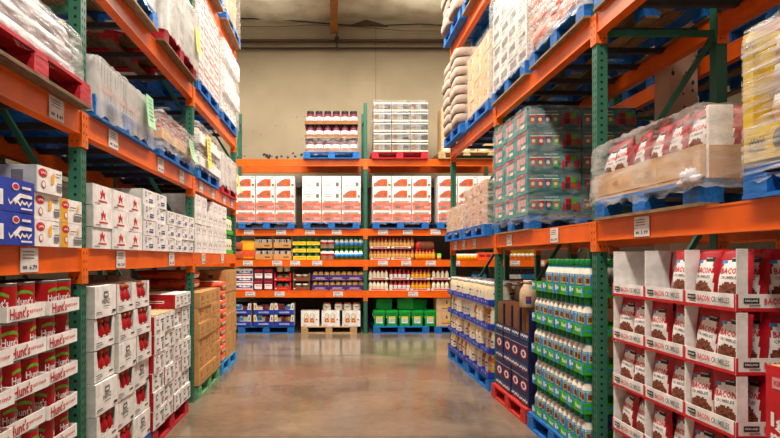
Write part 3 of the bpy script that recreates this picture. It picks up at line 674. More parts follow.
for c in range(4):
    for r in range(2):
        x, y, rz = L(8.2+.165*c, .1); GJ.put(x, y, z1+.292*r+.004, rz, f"cream jar with green lid at far end of left shelf, {ORD[c+1]} along, {('lower', 'upper')[r]} tray", 'jar', 'green-lidded jars')
def lowtray(W, D, h, m, name='tray', txt=None, tm='white_card'):
    b = MB(); t = .004
    b.box(-W/2, W/2, -D/2, D/2, 0, .003, m); b.box(-W/2, W/2, -D/2, -D/2+t, .003, h, m); b.box(-W/2, W/2, D/2-t, D/2, .003, h, m); b.box(-W/2, -W/2+t, -D/2+t, D/2-t, .003, h, m); b.box(W/2-t, W/2, -D/2+t, D/2-t, .003, h, m)
    F = faces(W, D, h)
    if txt: decals(b, F, txt)
    return b.build(name)
GT = Kind(lowtray(.66, .17, .06, 'green_bright'))
for r in range(2):
    x, y, rz = L(8.45, .1); GT.put(x, y, z1+.29*r, rz, f"bright green tray under green-lidded jars, {('lower', 'upper')[r]} one", 'tray', 'green jar trays')

# ================================================================ LEFT RACK, wrapped pallet loads above
z2, z3, z4 = 2.43, 3.40, 4.73
# nearest bay: flat wrapped bundles on a red pallet
putp(PRw, 'L', 2.83, z2, 'red and brown pallet under the wrapped bundles, nearest left bay', d=.42)
SB = Kind(None) if False else None
def bundle(W, D, H, m, seed):
    b = MB(); b.superq(W/2, D/2, H/2, m, .28, .22, 40, 10, H/2, None, .02, seed); return b.build('wrapped_bundle')
for i, (zz, hh, ov, t_) in enumerate(((.14, .09, .02, 'lowest'), (.225, .09, .0, 'middle'), (.31, .10, -.04, 'topmost'))):
    o = bundle(1.18+ov, .98, hh, 'sheet_wrap', i); put(o, 'L', 2.80-.03*i, .46, z2+zz, f"white plastic-wrapped flat bundle above the nearest left beam, {t_} layer", 'bundle', 'wrapped bundles on the red pallet')
o = shrink(1.19, 1.0, .275, m='film', seed=5, drop=.02, amp=.008, taper=-.03); put(o, 'L', 2.80, .46, z2+.145, 'milky stretch wrap around the flat bundles, nearest left bay', 'stretch wrap')
# second bay
putp(PB, 'L', 4.14, z2, 'blue pallet under the grey boxed load with green sheet', d=.46)
GB = Kind(carton(.28, .46, .24, 'grey_card', [('r', 'F', -.1+.05*i, .12, .012, .22, 'grey_print') for i in range(5)]+[('r', 'F', 0, .07, .26, .03, 'pink')]))
for c in range(4):
    x, y, rz = L(3.58+.285*(c+.5), .2); GB.put(x, y, z2+.14, rz, f"grey carton inside the wrapped load with green sheet, {ORD[c+1]} from the post", 'carton', 'grey cartons in the wrapped load')
o = shrink(1.17, 1.0, .25, m='film_mid', seed=8, drop=.11, amp=.003); put(o, 'L', 4.15, .46, z2+.14, 'milky stretch wrap over the grey cartons beside nearest left post', 'stretch wrap')
paper('L', 4.52, -.06, z2+.39, .17, .25, 'paper_green', 'pale green paper sheet hanging on the grey wrapped load')
putp(PB, 'L', 5.46, z2, 'blue pallet under the clear bottles with red caps, middle left bay', d=.46)
CB = tub(.055, .2, 'silver', 'red_print', name='bottle', label='pink', lab='red_print')
for c in range(9):
    for k in range(2):
        x, y, rz = L(4.94+.125*c, .02+.13*k); CB.put(x, y, z2+.145, rz+J(1), f"pale bottle with red cap under wrap, {ORD[c+1]} from near side, {('front', 'second')[k]} row", 'bottle', 'red-capped bottles under wrap')
CBt = Kind(lowtray(1.14, .3, .09, 'kraft_tan'))
x, y, rz = L(5.44, .09); CBt.put(x, y, z2+.14, rz, 'tan cardboard tray holding the red-capped bottles under wrap', 'tray')
o = shrink(1.18, .62, .24, m='film', seed=9, drop=.08, amp=.018); put(o, 'L', 5.45, .25, z2+.14, 'crinkled clear wrap over the red-capped bottles', 'stretch wrap')
paper('L', 5.78, -.075, z2+.3, .17, .22, 'paper_green', 'pale green paper sheet hanging on the red-capped bottles', drop=.05)
# far bay
putp(PB, 'L', 6.86, z2, 'blue pallet under the dark-lidded jars with yellow sheet', d=.46)
DJ = tub(.07, .2, 'cream', 'plum', name='jar', label='white_card', lab='mustard')
for r in range(2):
    x, y, rz = L(6.86, .17); o = lowtray(1.13, .46, .1, 'white_card'); o.location = (x, y, z2+.14+.245*r); o.rotation_euler.z = rz; tag(o, f"white cardboard tray of dark-lidded jars under wrap, {('lower', 'upper')[r]} one", 'tray', 'white jar trays')
    for c in range(7):
        for k in (0, 1):
            x, y, rz = L(6.38+.16*c, .04+.16*k); DJ.put(x, y, z2+.145+.245*r, rz, f"white-labelled jar with dark lid, {ORD[c+1]} along, {('lower', 'upper')[r]} tray, {('front', 'second')[k]} row", 'jar', 'dark-lidded jars under wrap')
o = shrink(1.18, 1.0, .48, m='film', seed=10, drop=.03, amp=.012); put(o, 'L', 6.86, .46, z2+.14, 'clear wrap around two tiers of dark-lidded jars, far left bay', 'stretch wrap')
paper('L', 6.62, -.07, z2+.52, .19, .36, 'paper_yellow', 'yellow paper sheet hanging on the wrapped jars, far left bay')
putp(PR, 'L', 8.22, z2, 'red pallet under the white wrapped load at far left end', d=.46)
WB = Kind(carton(.37, .46, .185, 'white_card', [('r', 'F', 0, .1, .2, .05, 'grey_print'), ('r', 'F', 0, .1, .18, .035, 'white_card'), ('r', 'F', .1, .04, .08, .02, 'grey_print')]))
for c in range(3):
    for r in range(2): x, y, rz = L(7.66+.375*(c+.5), .21); WB.put(x, y, z2+.14+.187*r, rz, f"white carton in wrapped load on red pallet, {ORD[c+1]} along, {('lower', 'upper')[r]}", 'carton', 'white cartons on the red pallet')
o = shrink(1.17, 1.0, .4, m='film_thick', seed=11, drop=.05, amp=.022); put(o, 'L', 8.22, .46, z2+.14, 'thick white wrap around the load at the far left end, lower level', 'stretch wrap')
paper('L', 8.6, -.08, z2+.36, .18, .26, 'paper_yellow', 'yellow paper sheet at the far left rack end', drop=.04)
# third level
putp(PBw, 'L', 4.14, z3, 'blue-edged wooden pallet high in the second left bay', d=.42)
HB = Kind(carton(.37, .46, .3, 'grey_card', [('r', 'F', 0, .15, .25, .1, 'grey_print'), ('r', 'F', 0, .15, .23, .08, 'white_card')]))
for c in range(3):
    for r in range(2): x, y, rz = L(3.58+.375*(c+.5), .19); HB.put(x, y, z3+.14+.302*r, rz, f"white carton in highest near left load, {ORD[c+1]} along, {('lower', 'upper')[r]}", 'carton', 'white cartons high on the left')
o = shrink(1.17, 1.0, .62, m='film_thick', seed=12, drop=.04); put(o, 'L', 4.14, .44, z3+.14, 'milky wrap on the highest near load of the left rack', 'stretch wrap')
putp(PRw, 'L', 5.46, z3, 'red and brown pallet under the grey-white wrapped load, upper left', d=.42)
for c in range(3):
    for r in range(2): x, y, rz = L(4.9+.375*(c+.5), .17); HB.put(x, y, z3+.14+.302*r*.85, rz, f"white carton under grey-white wrap, upper left middle bay, {ORD[c+1]} along, {('lower', 'upper')[r]}", 'carton', 'cartons under grey-white wrap', scale=(1, 1, .85))
o = shrink(1.19, 1.04, .53, m='film_thick', seed=13, drop=.06, amp=.016); put(o, 'L', 5.46, .42, z3+.14, 'grey-white wrap bulging over the upper left middle load', 'stretch wrap')
paper('L', 5.9, -.11, z3+.5, .17, .26, 'paper_yellow', 'yellow paper sheet on the grey-white wrapped load, upper left')
putp(PB, 'L', 6.86, z3, 'blue pallet under the red and white wrapped load, upper left', d=.46)
RW = Kind(carton(.28, .46, .235, 'white_card', [('r', 'F', 0, .16, .24, .09, 'red_print'), ('r', 'F', 0, .16, .18, .04, 'white_card'), ('r', 'F', 0, .05, .2, .04, 'pink'), ('r', 'L', 0, .12, .4, .2, 'orange_print'), ('r', 'L', 0, .12, .3, .05, 'white_card'), ('r', 'L', -.1, .18, .08, .04, 'green_dark')]))
for c in range(4):
    for r in range(4): x, y, rz = L(6.29+.285*(c+.5), .2); RW.put(x, y, z3+.14+.237*r, rz, f"red and white carton in tall wrapped load, upper left, {ORD[c+1]} along, {ORD[r+1]} up", 'carton', 'red and white cartons upper left')
o = shrink(1.18, 1.0, .96, m='film', seed=14, drop=.05, amp=.014); put(o, 'L', 6.86, .45, z3+.14, 'clear wrap around the tall red and white load, upper left', 'stretch wrap')
putp(PB, 'L', 8.22, z3, 'blue pallet under the stepped white load, upper left far end', d=.46)
for c in range(3):
    for r in range(4):
        x, y, rz = L(7.66+.375*(c+.5), .2-.05*(r % 2)); WB.put(x, y, z3+.14+.23*r, rz, f"white carton in stepped load at upper left end, {ORD[c+1]} along, {ORD[r+1]} up", 'carton', 'white cartons at the upper left end', scale=(1, 1, 1.2))
o = shrink(1.18, 1.02, .94, m='film', seed=15, drop=.05, amp=.03); put(o, 'L', 8.22, .44, z3+.14, 'crinkled white wrap around the stepped load, upper left end', 'stretch wrap')
for i, u in enumerate((6.86, 8.22)):
    putp(PBw, 'L', u, z4, f"blue-edged wooden pallet on the topmost left beam, {('nearer', 'farther')[i]} one", d=.40)
    for c in range(2):
        for r in range(2):
            x, y, rz = L(u-.56+.56*(c+.5), .18); TB.put(x, y, z4+.14+.309*r, rz, f"brown carton on topmost left level, {('nearer', 'farther')[i]} pallet, {('near', 'far')[c]} {('lower', 'upper')[r]}", 'carton', 'brown cartons on the topmost left level', scale=(1.3, 1, 1))
    o = shrink(1.18, 1.02, .64, m='film', seed=20+i, drop=.06, amp=.02); put(o, 'L', u, .42, z4+.14, f"wrap around the topmost left load, {('nearer', 'farther')[i]} one", 'stretch wrap')
# ================================================================ RIGHT RACK, floor level
# --- far bay: jars in blue trays
def mayo(Rr, H, body, lid, lab, name='jar'):
    r = empty(name); b = MB()
    b.lathe([(Rr*.9, 0, body), (Rr, H*.06), (Rr, H*.7), (Rr*.82, H*.82), (Rr*.74, H*.86)], body, n=16); bd = b.build('jar_body', r)
    b = MB(); b.lathe([(Rr*.84, H*.855), (Rr*.84, H*.985), (Rr*.78, H)], lid, n=16); b.build('lid', r)
    b = MB(); b.lathe([(Rr*1.01, H*.22), (Rr*1.01, H*.62)], lab, n=16, cap=False)
    for a in (0, 2.1, 4.2):
        f = lambda u, v, a=a: (Rr*1.025*math.sin(a+u/Rr), -Rr*1.025*math.cos(a+u/Rr), v); b.crect(f, 0, H*.5, Rr*.8, H*.08, 'blue_print'); b.crect(f, 0, H*.34, Rr*.6, H*.05, 'amber')
    b.build('label', bd); return Kind(r)
MJ = mayo(.072, .26, 'mayo', 'lid_white', 'cream'); MJs = mayo(.05, .262, 'cream', 'lid_white', 'ranch', 'bottle'); MJo = mayo(.05, .262, 'amber', 'lid_white', 'gold', 'bottle'); MJb = mayo(.05, .262, 'caramel', 'pink', 'kraft_tan', 'bottle')
BT3 = Kind(lowtray(.375, .46, .065, 'royal', 'jar_tray', [('d', 'F', -.09, .04, .02, .02, 'blue_print'), ('d', 'F', .09, .04, .02, .02, 'blue_print'), ('d', 'F', -.09, .04, .012, .012, 'white_card'), ('d', 'F', .09, .04, .012, .012, 'white_card'), ('r', 'F', 0, .04, .06, .012, 'sky')]))
for t in range(4):
    z = .15+.282*t
    for c in range(6):
        u = 6.68+.39*(c+.5)+(.02 if c > 2 else 0); d = .17+J(.008)
        x, y, rz = R(u, d); BT3.put(x, y, z, rz+J(.015), f"royal blue cardboard tray of pale jars, {ORD[c+1]} from near side, {ORD[t+1]} tier up", 'tray', 'blue jar trays')
        small = (t+c) % 3 == 1 and t < 3 or t < 3 and c % 3 == 0
        n = 3 if small else 2
        rows = 3 if t == 3 else 2
        for i in range(n):
            for k in range(rows):
                if k == 1 and small and i == 1 and t < 3: pass
                kk = (MJb if (c+i) % 5 == 1 else MJo if (i+c+t) % 4 == 0 else MJs) if small else MJ
                sp = .118 if small else .165
                x, y, rz = R(u+(i-(n-1)/2)*sp, d-.13+k*(.12 if small else .15)); 
                if k == 2 and d-.13+.3 > d+.18: continue
                kk.put(x, y, z+.004, rz+J(.5), f"pale {'bottle' if small else 'jar'}, {ORD[t+1]} tier, {ORD[c+1]} blue tray, {ORD[i+1]} across, {ORD[k+1]} row deep, right rack", 'jar' if not small else 'bottle', 'pale jars and bottles in blue trays')
for i, u in enumerate((7.26, 8.46)): putp(PB, 'R', u, 0, f"blue pallet on the floor under the pale jars, {('nearer', 'farther')[i]} one", d=.44)
# --- dark blue cartons with red-ringed emblems on the red pallet
NVd = []
for i in (0,):
    NVd += [('d', 'F', 0, .18, .09, .05, 'red_print'), ('d', 'F', 0, .18, .072, .037, 'white_card'), ('d', 'F', 0, .18, .04, .024, 'navy'), ('r', 'F', 0, .18, .05, .01, 'red_print'), ('r', 'F', 0, .072, .262, .004, 'sky'), ('s', 'F', 0, .045, .24, .04, 'white_card'), ('r', 'F', 0, .02, .12, .008, 'red_print'), ('r', 'F', 0, .26, .26, .003, 'white_card'), ('d', 'R', 0, .05, .04, .02, 'pink')]
NV = Kind(carton(.268, .4, .303, 'navy', NVd))
for c in range(4):
    for r in range(2):
        x, y, rz = R(5.38+.272*(c+.5), .17+J(.006)); NV.put(x, y, .145+.306*r, rz+J(.008), f"dark blue carton with red-ringed oval emblem, {ORD[c+1]} from near side, {('lower', 'upper')[r]} layer", 'carton', 'dark blue cartons on the red pallet')
def divided(W, D, H):
    b = MB(); t = .004
    b.box(-W/2, W/2, -D/2, D/2, 0, .004, 'navy'); b.box(-W/2, W/2, -D/2, -D/2+t, .004, .08, 'navy'); b.box(-W/2, W/2, D/2-t, D/2, .004, H, 'navy'); b.box(W/2-t, W/2, -D/2, D/2, .004, H, 'navy'); b.box(-W/2, -W/2+t, -D/2, D/2, .004, .08, 'navy')
    b.box(-W/2+.01, -W/2+.016, -D/2+.02, D/2-.01, .004, H+.01, 'kraft_dark'); b.box(.0, .006, -D/2+.02, D/2-.01, .004, H+.005, 'kraft_dark'); b.box(-W/2+.02, W/2-.02, -.02, -.014, .004, H, 'kraft_dark')
    decals(b, faces(W, D, H), [('s', 'F', 0, .045, .22, .04, 'white_card'), ('r', 'F', 0, .012, .2, .006, 'sky'), ('d', 'R', -.05, .05, .04, .02, 'pink')])
    return b.build('divided_carton')
DV = Kind(divided(.268, .4, .3))
WBt = mayo(.045, .29, 'cream', 'lid_white', 'sky', 'bottle')
for c in range(4):
    x, y, rz = R(5.38+.272*(c+.5), .17); DV.put(x, y, .759, rz+J(.01), f"open dark blue carton with brown dividers and white bottles, {ORD[c+1]} from near side", 'carton', 'open divided cartons on top')
    for i in (0, 1):
        x, y, rz = R(5.38+.272*(c+.5)+(.07, -.052)[i], .07); WBt.put(x, y, .765, rz, f"white bottle with blue label in divided carton {ORD[c+1]} from near side, {('near', 'far')[1-i]} cell", 'bottle', 'white bottles in divided cartons')
putp(PRO, 'R', 5.93, 0, 'red pallet on the floor under dark blue cartons, right rack', d=.42)
CJ = mayo(.085, .26, 'caramel', 'lid_grey', 'kraft_dark')

KS = Kind(carton(.5, .5, .46, 'kraft_dark', [('r', 'R', 0, .2, .2, .1, 'kraft_edge')]))
for c in range(2):
    for r in range(2):
        x, y, rz = R(5.4+.54*(c+.5), .66); KS.put(x, y, .145+.462*r, rz, f"brown carton behind the dark blue cartons, {('nearer', 'farther')[c]} {('lower', 'upper')[r]} one", 'carton', 'brown cartons behind the blue ones')
for c in range(5):
    for k in range(3):
        x, y, rz = R(5.5+.2*c, .5+.18*k); CJ.put(x, y, 1.072, rz+J(1), f"big brown jar with grey lid behind open cartons, {ORD[c+1]} from near side, {ORD[k+1]} row", 'jar', 'big brown jars')
def jug():
    r = empty('handled_jug'); b = MB()
    b.lathe([(.07, 0, 'tan_jug'), (.078, .01), (.078, .13), (.07, .17), (.045, .205), (.036, .225)], 'tan_jug', n=16); b.build('jug_body', r)
    b = MB(); b.lathe([(.042, .224), (.042, .252), (.036, .256)], 'tan_jug', n=14); b.build('cap', r)
    b = MB(); b.tube([(.03, 0, .205), (.08, 0, .212), (.112, 0, .18), (.112, 0, .12), (.095, 0, .085), (.07, 0, .075)], .013, 'tan_jug', 8); b.build('handle', r)
    b = MB(); b.crect(lambda u, v: (.0795*math.sin(u/.078), -.0795*math.cos(u/.078), v), -.02, .07, .05, .07, 'blue_print'); b.crect(lambda u, v: (.081*math.sin(u/.078), -.081*math.cos(u/.078), v), -.02, .085, .03, .02, 'red_print'); b.build('label', r)
    return Kind(r)
JG = jug(); JG.put(1.865, 5.5, 1.082, 0, 'tan plastic jug with a handle standing on the open cartons', 'jug')
# --- ranch bottles in green and blue trays
def ranch():
    r = empty('dressing_bottle'); b = MB(); q = .0425
    b.lathe([(q*.92, 0, 'ranch'), (q, .012), (q, .16), (q*.84, .182), (q*.5, .21), (q*.4, .228)], 'ranch', n=14); bd = b.build('bottle_body', r)
    b = MB(); b.lathe([(q*.56, .212), (q*.54, .27), (q*.46, .275)], 'green_cap', n=12); b.lathe([(q*.57, .21), (q*.57, .218)], 'sky', n=12, cap=False); b.build('cap', r)
    b = MB(); b.lathe([(q*1.02, .03), (q*1.02, .162)], 'sky', n=14, cap=False)
    for a in (0, 1.26, 2.51, 3.77, 5.03):
        f = lambda u, v, a=a: (q*1.04*math.sin(a+u/q), -q*1.04*math.cos(a+u/q), v)
        b.crect(f, 0, .112, .034, .055, 'mustard'); b.crect(lambda u, v: tuple(c*1.006 for c in f(u, v)[:2])+(v,), .002, .115, .027, .038, 'crumble'); b.crect(f, 0, .152, .04, .01, 'white_card')
        b.crect(lambda u, v: tuple(c*1.006 for c in f(u, v)[:2])+(v,), 0, .152, .03, .004, 'green_cap')
    b.build('label', bd); return Kind(r)
RB = ranch()
def rtray(W):
    ds = [('p', 'F', [(-W/2, 0), (-W/2+.06, 0), (-W/2+.05, .077), (-W/2, .077)], 'sky'), ('r', 'F', -W/2+.026, .05, .03, .04, 'white_card'), ('p', 'F', [(.0, .02), (.1, .02), (.12, .066), (.02, .066)], 'green_bright'), ('t', 'F', 'Ranch', .06, .046, .095, .034, 'white_card'), ('r', 'F', W/2-.015, .038, .03, .076, 'sky'), ('r', 'F', -.06, .045, .036, .05, 'sky'), ('r', 'F', -.06, .05, .026, .02, 'white_card'), ('r', 'R', 0, .04, .3, .02, 'sky')]
    return Kind(lowtray(W, .34, .078, 'green_bright', 'bottle_tray', ds))
RT = rtray(.266)
for t in range(5):
    z = .135+.282*t
    for c in range(4):
        u = 4.165+.27*(c+.5); d = .12+J(.006); x, y, rz = R(u, d)
        RT.put(x, y, z, rz+J(.01), f"green and blue tray of dressing bottles, {ORD[c+1]} from nearest right post, {ORD[t+1]} tier up", 'tray', 'green and blue bottle trays')
        for i in range(3):
            for k in range(3 if t == 4 else 2):
                if t == 4 and c == 3: continue
                x, y, rz = R(u+(i-1)*.0885, d-.115+.098*k); RB.put(x, y, z+.004, rz+J(.5), f"green-capped bottle, {ORD[t+1]} tier, {ORD[c+1]} tray past post, {ORD[i+1]} across, {ORD[k+1]} deep", 'bottle', 'green-capped dressing bottles')
putp(PB, 'R', 4.72, 0, 'blue pallet on the floor under green-capped bottles, right rack', d=.42)
# --- nearest bay: pouches in printed display trays
def pouch(W=.2, H=.272, T=.07):
    r = empty('snack_pouch'); b = MB(); nu, nv = 26, 34
    prof = lambda s, t: T/2*max(0, 1-abs(s)**3.2)*(min(1, (1-t)*1.9)**.7)*(.55+.45*min(1, t*6))
    for sg in (-1, 1):
        vs = []; 
        for j in range(nv+1):
            for i in range(nu+1):
                s = -1+2*i/nu; t = j/nv; x = s*W/2*(1-.03*math.sin(t*9)); vs.append((x, sg*prof(s, t), H*t-.006*(s*s)*(t > .9)))
        for j in range(nv):
            for i in range(nu):
                s = -1+2*(i+.5)/nu; t = (j+.5)/nv
                if sg < 0:
                    e = (s/.68)**2+((t-.25)/.19)**2+.12*math.sin(s*14)
                    m = 'crumble' if e < 1 and t < .44 else 'white_card' if abs(s) < .74-.25*max(0, t-.55)/.3+.05*math.sin(t*8) and t < .82 and t > .12 else 'cream' if t < .1 and abs(s) < .7 else 'deep_red'
                    if .76 < t < .83 and -.7 < s < -.3: m = 'sky'
                    if .8 < t < .88 and -.1 < s < .6: m = 'black_plastic'
                else: m = 'deep_red'
                a = j*(nu+1)+i; b.add([vs[a], vs[a+1], vs[a+nu+2], vs[a+nu+1]], [(0, 1, 2, 3)], m, True)
    f = lambda u, v: (u, -prof(2*u/W, v/H)-.002, v)
    b.text(f, 'BACON', .004, H*.635, W*.6, H*.11, 'red_print'); b.text(f, 'CRUMBLES', .0, H*.52, W*.56, H*.055, 'grey_print'); b.text(f, 'KIRKLAND', .02, H*.86, W*.26, H*.02, 'white_card')
    bd = b.build('pouch_body', r)
    b = MB(); b.box(-W/2+.003, W/2-.003, -.0022, .0022, H-.012, H+.004, 'red_print'); b.build('top_seal', bd); return Kind(r)
PO = pouch()
def dtray(W, D, Hh=.283, lip=.078):
    b = MB(); t = .004; m = 'white_card'
    b.box(-W/2, W/2, -D/2, D/2, 0, .004, m); b.box(-W/2, W/2, -D/2, -D/2+t, .004, lip, m)
    b.box(-W/2, -W/2+t, -D/2+t, D/2, .004, Hh, m); b.box(-W/2+t, W/2, D/2-t, D/2, .004, Hh, m)
    b.box(W/2-t, W/2, -D/2+t, D/2-t, .004, lip, m); b.box(W/2-t, W/2, -D/2+t, -D/2+.055, lip, Hh, m); b.box(W/2-t, W/2, D/2-.06, D/2-t, lip, Hh, m)
    ds = []
    for f, w in (('F', W), ('R', D)):
        ds += [('r', f, 0, .008, w*.998, .015, 'red_print'), ('r', f, w/2-.005, lip/2, .01, lip, 'red_print'), ('r', f, -w/2+.005, lip/2, .01, lip, 'red_print'), ('r', f, -w*.335, .048, w*.17, .024, 'black_plastic'), ('t', f, 'KIRKLAND', -w*.335, .048, w*.145, .010, 'white_card'), ('r', f, -w*.3, .026, w*.12, .006, 'grey_print'),
               ('t', f, 'BACON', -w*.08, .045, w*.24, .030, 'red_print'), ('t', f, 'CRUMBLES', w*.24, .045, w*.34, .028, 'grey_print')]
    decals(b, faces(W, D, lip), ds); return b.build('display_tray')
DT = Kind(dtray(.377, .42))
for t in range(5):
    z = .155+.2885*t
    for c in range(3):
        u = 2.59+.380*(c+.5); d = .16; x, y, rz = R(u, d)
        DT.put(x, y, z, rz, f"white display tray lettered in red, {ORD[3-c]} past the post toward us, {ORD[t+1]} tier", 'display tray', 'pouch display trays')
        for k in range(2):
            for i in range(2):
                if t == 4 and (c == 2 or (c == 1 and (i == 1))): 
                    if not (c == 2 and k == 1 and i == 0): continue
                x, y, rz = R(u+(-.092, .092)[i]+J(.008), d-.155+.09*k)
                PO.put(x, y, z+.006, rz+J(.14), f"red and white food pouch, {ORD[t+1]} tier, {ORD[3-c]} tray from the post, {('near', 'far')[i]} {('front', 'rear')[k]}", 'pouch', 'food pouches in display trays', tilt=(J(.06)-.04, J(.09)))
        if c == 0:
            for k in range(2):
                x, y, rz = R(u-.135+.02*k, d+.0+.13*k+.035); PO.put(x, y, z+.006, J(.2)+.1, f"food pouch facing the near end, {ORD[t+1]} tier, {('front', 'rear')[k]} one", 'pouch', 'food pouches facing the near end', tilt=(J(.05), J(.06)))
putp(PB, 'R', 3.26, 0, 'blue pallet on the floor under the pouch display trays', d=.42)
b = MB(); b.box(-.17, .17, -.17, .17, 0, .62, 'red_print'); F = faces(.34, .34, .62)
decals(b, F, [('r', 'F', -.06, .555, .15, .045, 'pink'), ('t', 'F', 'KIRKLAND', -.06, .555, .13, .02, 'red_print'), ('t', 'F', 'Ig', -.10, .40, .08, .075, 'white_card'), ('t', 'F', 'ma', -.08, .33, .12, .05, 'white_card'), ('d', 'F', -.12, .2, .025, .02, 'white_card'), ('s', 'F', -.03, .2, .09, .02, 'white_card'), ('r', 'T', 0, 0, .33, .33, 'kraft')])
o = b.build('red_carton'); o.location = (*R(2.155, .055)[:2], .50); o.rotation_euler.z = -PI/2; tag(o, 'tall red carton standing near the right edge of the picture', 'carton')
o = carton(.36, .4, .358, 'kraft', [('r', 'F', 0, .2, .2, .1, 'kraft_edge')]); o.location = (*R(2.155, .08)[:2], .141); tag(o, 'brown carton under the tall red carton at the right edge', 'carton')
putp(PB, 'R', 1.98, 0, 'blue pallet on the floor under the tall red carton', d=.42)
# ================================================================ RIGHT RACK, second level
y1, y2, y3 = 1.81, 3.28, 4.86
def rgrid(k, u0, du, n, z0, dz, rows, d, text, group, cat='carton', deep=(), scale=None, jit=.006, ddeep=.5):
    for c in range(n):
        for r in range(rows):
            x, y, rz = R(u0+du*(c+.5), d+J(jit)); k.put(x, y, z0+dz*r, rz+J(.01), text.format(c=ORD[c+1], r=ORD[r+1]), cat, group, scale=scale)
            if c in deep: x, y, rz = R(u0+du*(c+.5), d+ddeep); k.put(x, y, z0+dz*r, rz+J(.01), text.format(c=ORD[c+1]+' rear', r=ORD[r+1]), cat, group, scale=scale)
for i, (u, l) in enumerate(((8.5, 'farther'), (7.3, 'nearer'))): putp(PB, 'R', u, y1, f"blue pallet on lower right beam in the far bay, {l} one", d=.40)
PKc = Kind(carton(.36, .45, .17, 'kraft_tan', [('r', 'F', 0, .1, .1, .05, 'kraft_edge'), ('r', 'F', 0, .1, .07, .03, 'kraft_tan'), ('r', 'R', 0, .1, .1, .05, 'kraft_edge')]))
rgrid(PKc, 7.96, .365, 3, y1+.14, .172, 2, .17, 'tan carton low wrapped load, far bay of right rack, {c} column, {r} layer', 'tan cartons far right bay')
o = shrink(1.14, 1.0, .35, m='film', seed=30, drop=.05, amp=.01); put(o, 'R', 8.5, .42, y1+.14, 'clear wrap around the low tan load, far right bay', 'stretch wrap')
GCn = Kind(carton(.36, .45, .125, 'kraft_tan', [('r', 'R', -.1, .06, .22, .10, 'green_dark'), ('r', 'R', .1, .06, .2, .09, 'green_cap'), ('p', 'R', [(-.1, .02), (.06, .07), (.06, .1), (-.1, .05)], 'red_print'), ('r', 'R', .13, .07, .1, .03, 'cream'), ('r', 'F', .0, .06, .2, .06, 'pink'), ('r', 'F', -.1, .03, .08, .03, 'kraft_edge')]))
rgrid(GCn, 6.77, .365, 3, y1+.14, .127, 4, .17, 'green-ended case in wrapped load before the far post, {c} column, {r} layer', 'green-ended cases', deep=(0,), ddeep=.47)
o = shrink(1.14, 1.0, .52, m='film', seed=31, drop=.05, amp=.01); put(o, 'R', 7.31, .42, y1+.14, 'clear wrap around the green-ended cases, right rack', 'stretch wrap')
cup = lambda f, u, m: [('p', f, [(u-.031, .135), (u+.031, .135), (u+.024, .05), (u-.024, .05)], m), ('r', f, u, .137, .066, .008, 'white_card'), ('d', f, u, .09, .018, .018, 'cream'), ('r', f, u, .112, .04, .01, 'red_print')]
TLd = [('t', 'R', "Kellogg's", -.17, .165, .1, .026, 'red_print'), ('t', 'R', 'Variety Pack', -.03, .165, .13, .022, 'white_card'), ('t', 'R', "Kellogg's", .12, .165, .08, .022, 'red_print'), ('r', 'R', 0, .19, .5, .016, 'teal_dark'), ('r', 'R', 0, .02, .5, .03, 'teal_dark')]
for i, m_ in enumerate(('rust', 'deep_red', 'purple', 'leaf')): TLd += cup('R', -.2+.07*i, m_)
for i, m_ in enumerate(('plum', 'rust', 'deep_red', 'leaf')): TLd += [('p', 'R', [(.1+(i % 2)*.055, .045+.055*(i//2)), (.145+(i % 2)*.055, .045+.055*(i//2)), (.15+(i % 2)*.055, .095+.055*(i//2)), (.096+(i % 2)*.055, .095+.055*(i//2))], m_)]
TLd += [('p', 'R', [(.065, .03), (.085, .03), (.095, .09), (.07, .12)], 'red_print'), ('p', 'R', [(.21, .03), (.235, .04), (.235, .11), (.215, .12)], 'red_print')]
TLd += [('r', 'F', -.07, .1, .09, .11, 'pink'), ('r', 'F', .06, .12, .14, .06, 'pink'), ('r', 'F', .06, .05, .12, .03, 'cream'), ('r', 'F', .0, .18, .3, .02, 'red_print')]
TL = Kind(carton(.37, .5, .198, 'teal', TLd))
rgrid(TL, 5.385, .375, 3, y1+.145, .2005, 5, .21, 'teal case with cup pictures in tall wrapped load, {c} column, {r} layer', 'teal cases', deep=(0,), ddeep=.51)
o = shrink(1.14, 1.04, 1.02, m='film_light', seed=32, drop=.06, amp=.008); put(o, 'R', 5.95, .46, y1+.145, 'clear wrap with a crinkled top around the teal cases', 'stretch wrap')
putp(PBw, 'R', 5.95, y1, 'blue-edged wooden pallet under the teal cases', d=.46)
# nearest bay: wrapped pouch load
putp(PBw, 'R', 3.44, y1, 'blue-edged wooden pallet under the wrapped pouches, nearest right bay', d=.46)
WT = Kind(lowtray(.385, .46, .17, 'kraft_tan', 'cardboard_tray', [('r', 'F', 0, .02, .38, .004, 'kraft_edge'), ('r', 'F', .1, .09, .06, .03, 'kraft')]))
for c in range(3):
    x, y, rz = R(2.87+.389*(c+.5), .20); WT.put(x, y, y1+.14, rz, f"tan cardboard tray of wrapped pouches above the beam, {ORD[c+1]} from near side", 'tray', 'tan trays of the wrapped pouches')
    for i in range(2):
        for k in range(3):
            x, y, rz = R(2.87+.389*(c+.5)+(-.09, .09)[i], .03+.12*k); PO.put(x, y, y1+.235, rz+J(.2), f"wrapped food pouch above beam, {ORD[c+1]} tray from near side, {('near', 'far')[i]}, {ORD[k+1]} row", 'pouch', 'food pouches under wrap', tilt=(-.12+J(.05), J(.1)))
x, y, rz = R(2.856, .055); o = carton(.02, .12, .36, 'white_card', [('r', 'R', 0, .08, .12, .16, 'kraft')]); o.location = (x, y, y1+.14); o.rotation_euler.z = rz; tag(o, 'white upright corner board at the near end of the wrapped pouches', 'corner board')
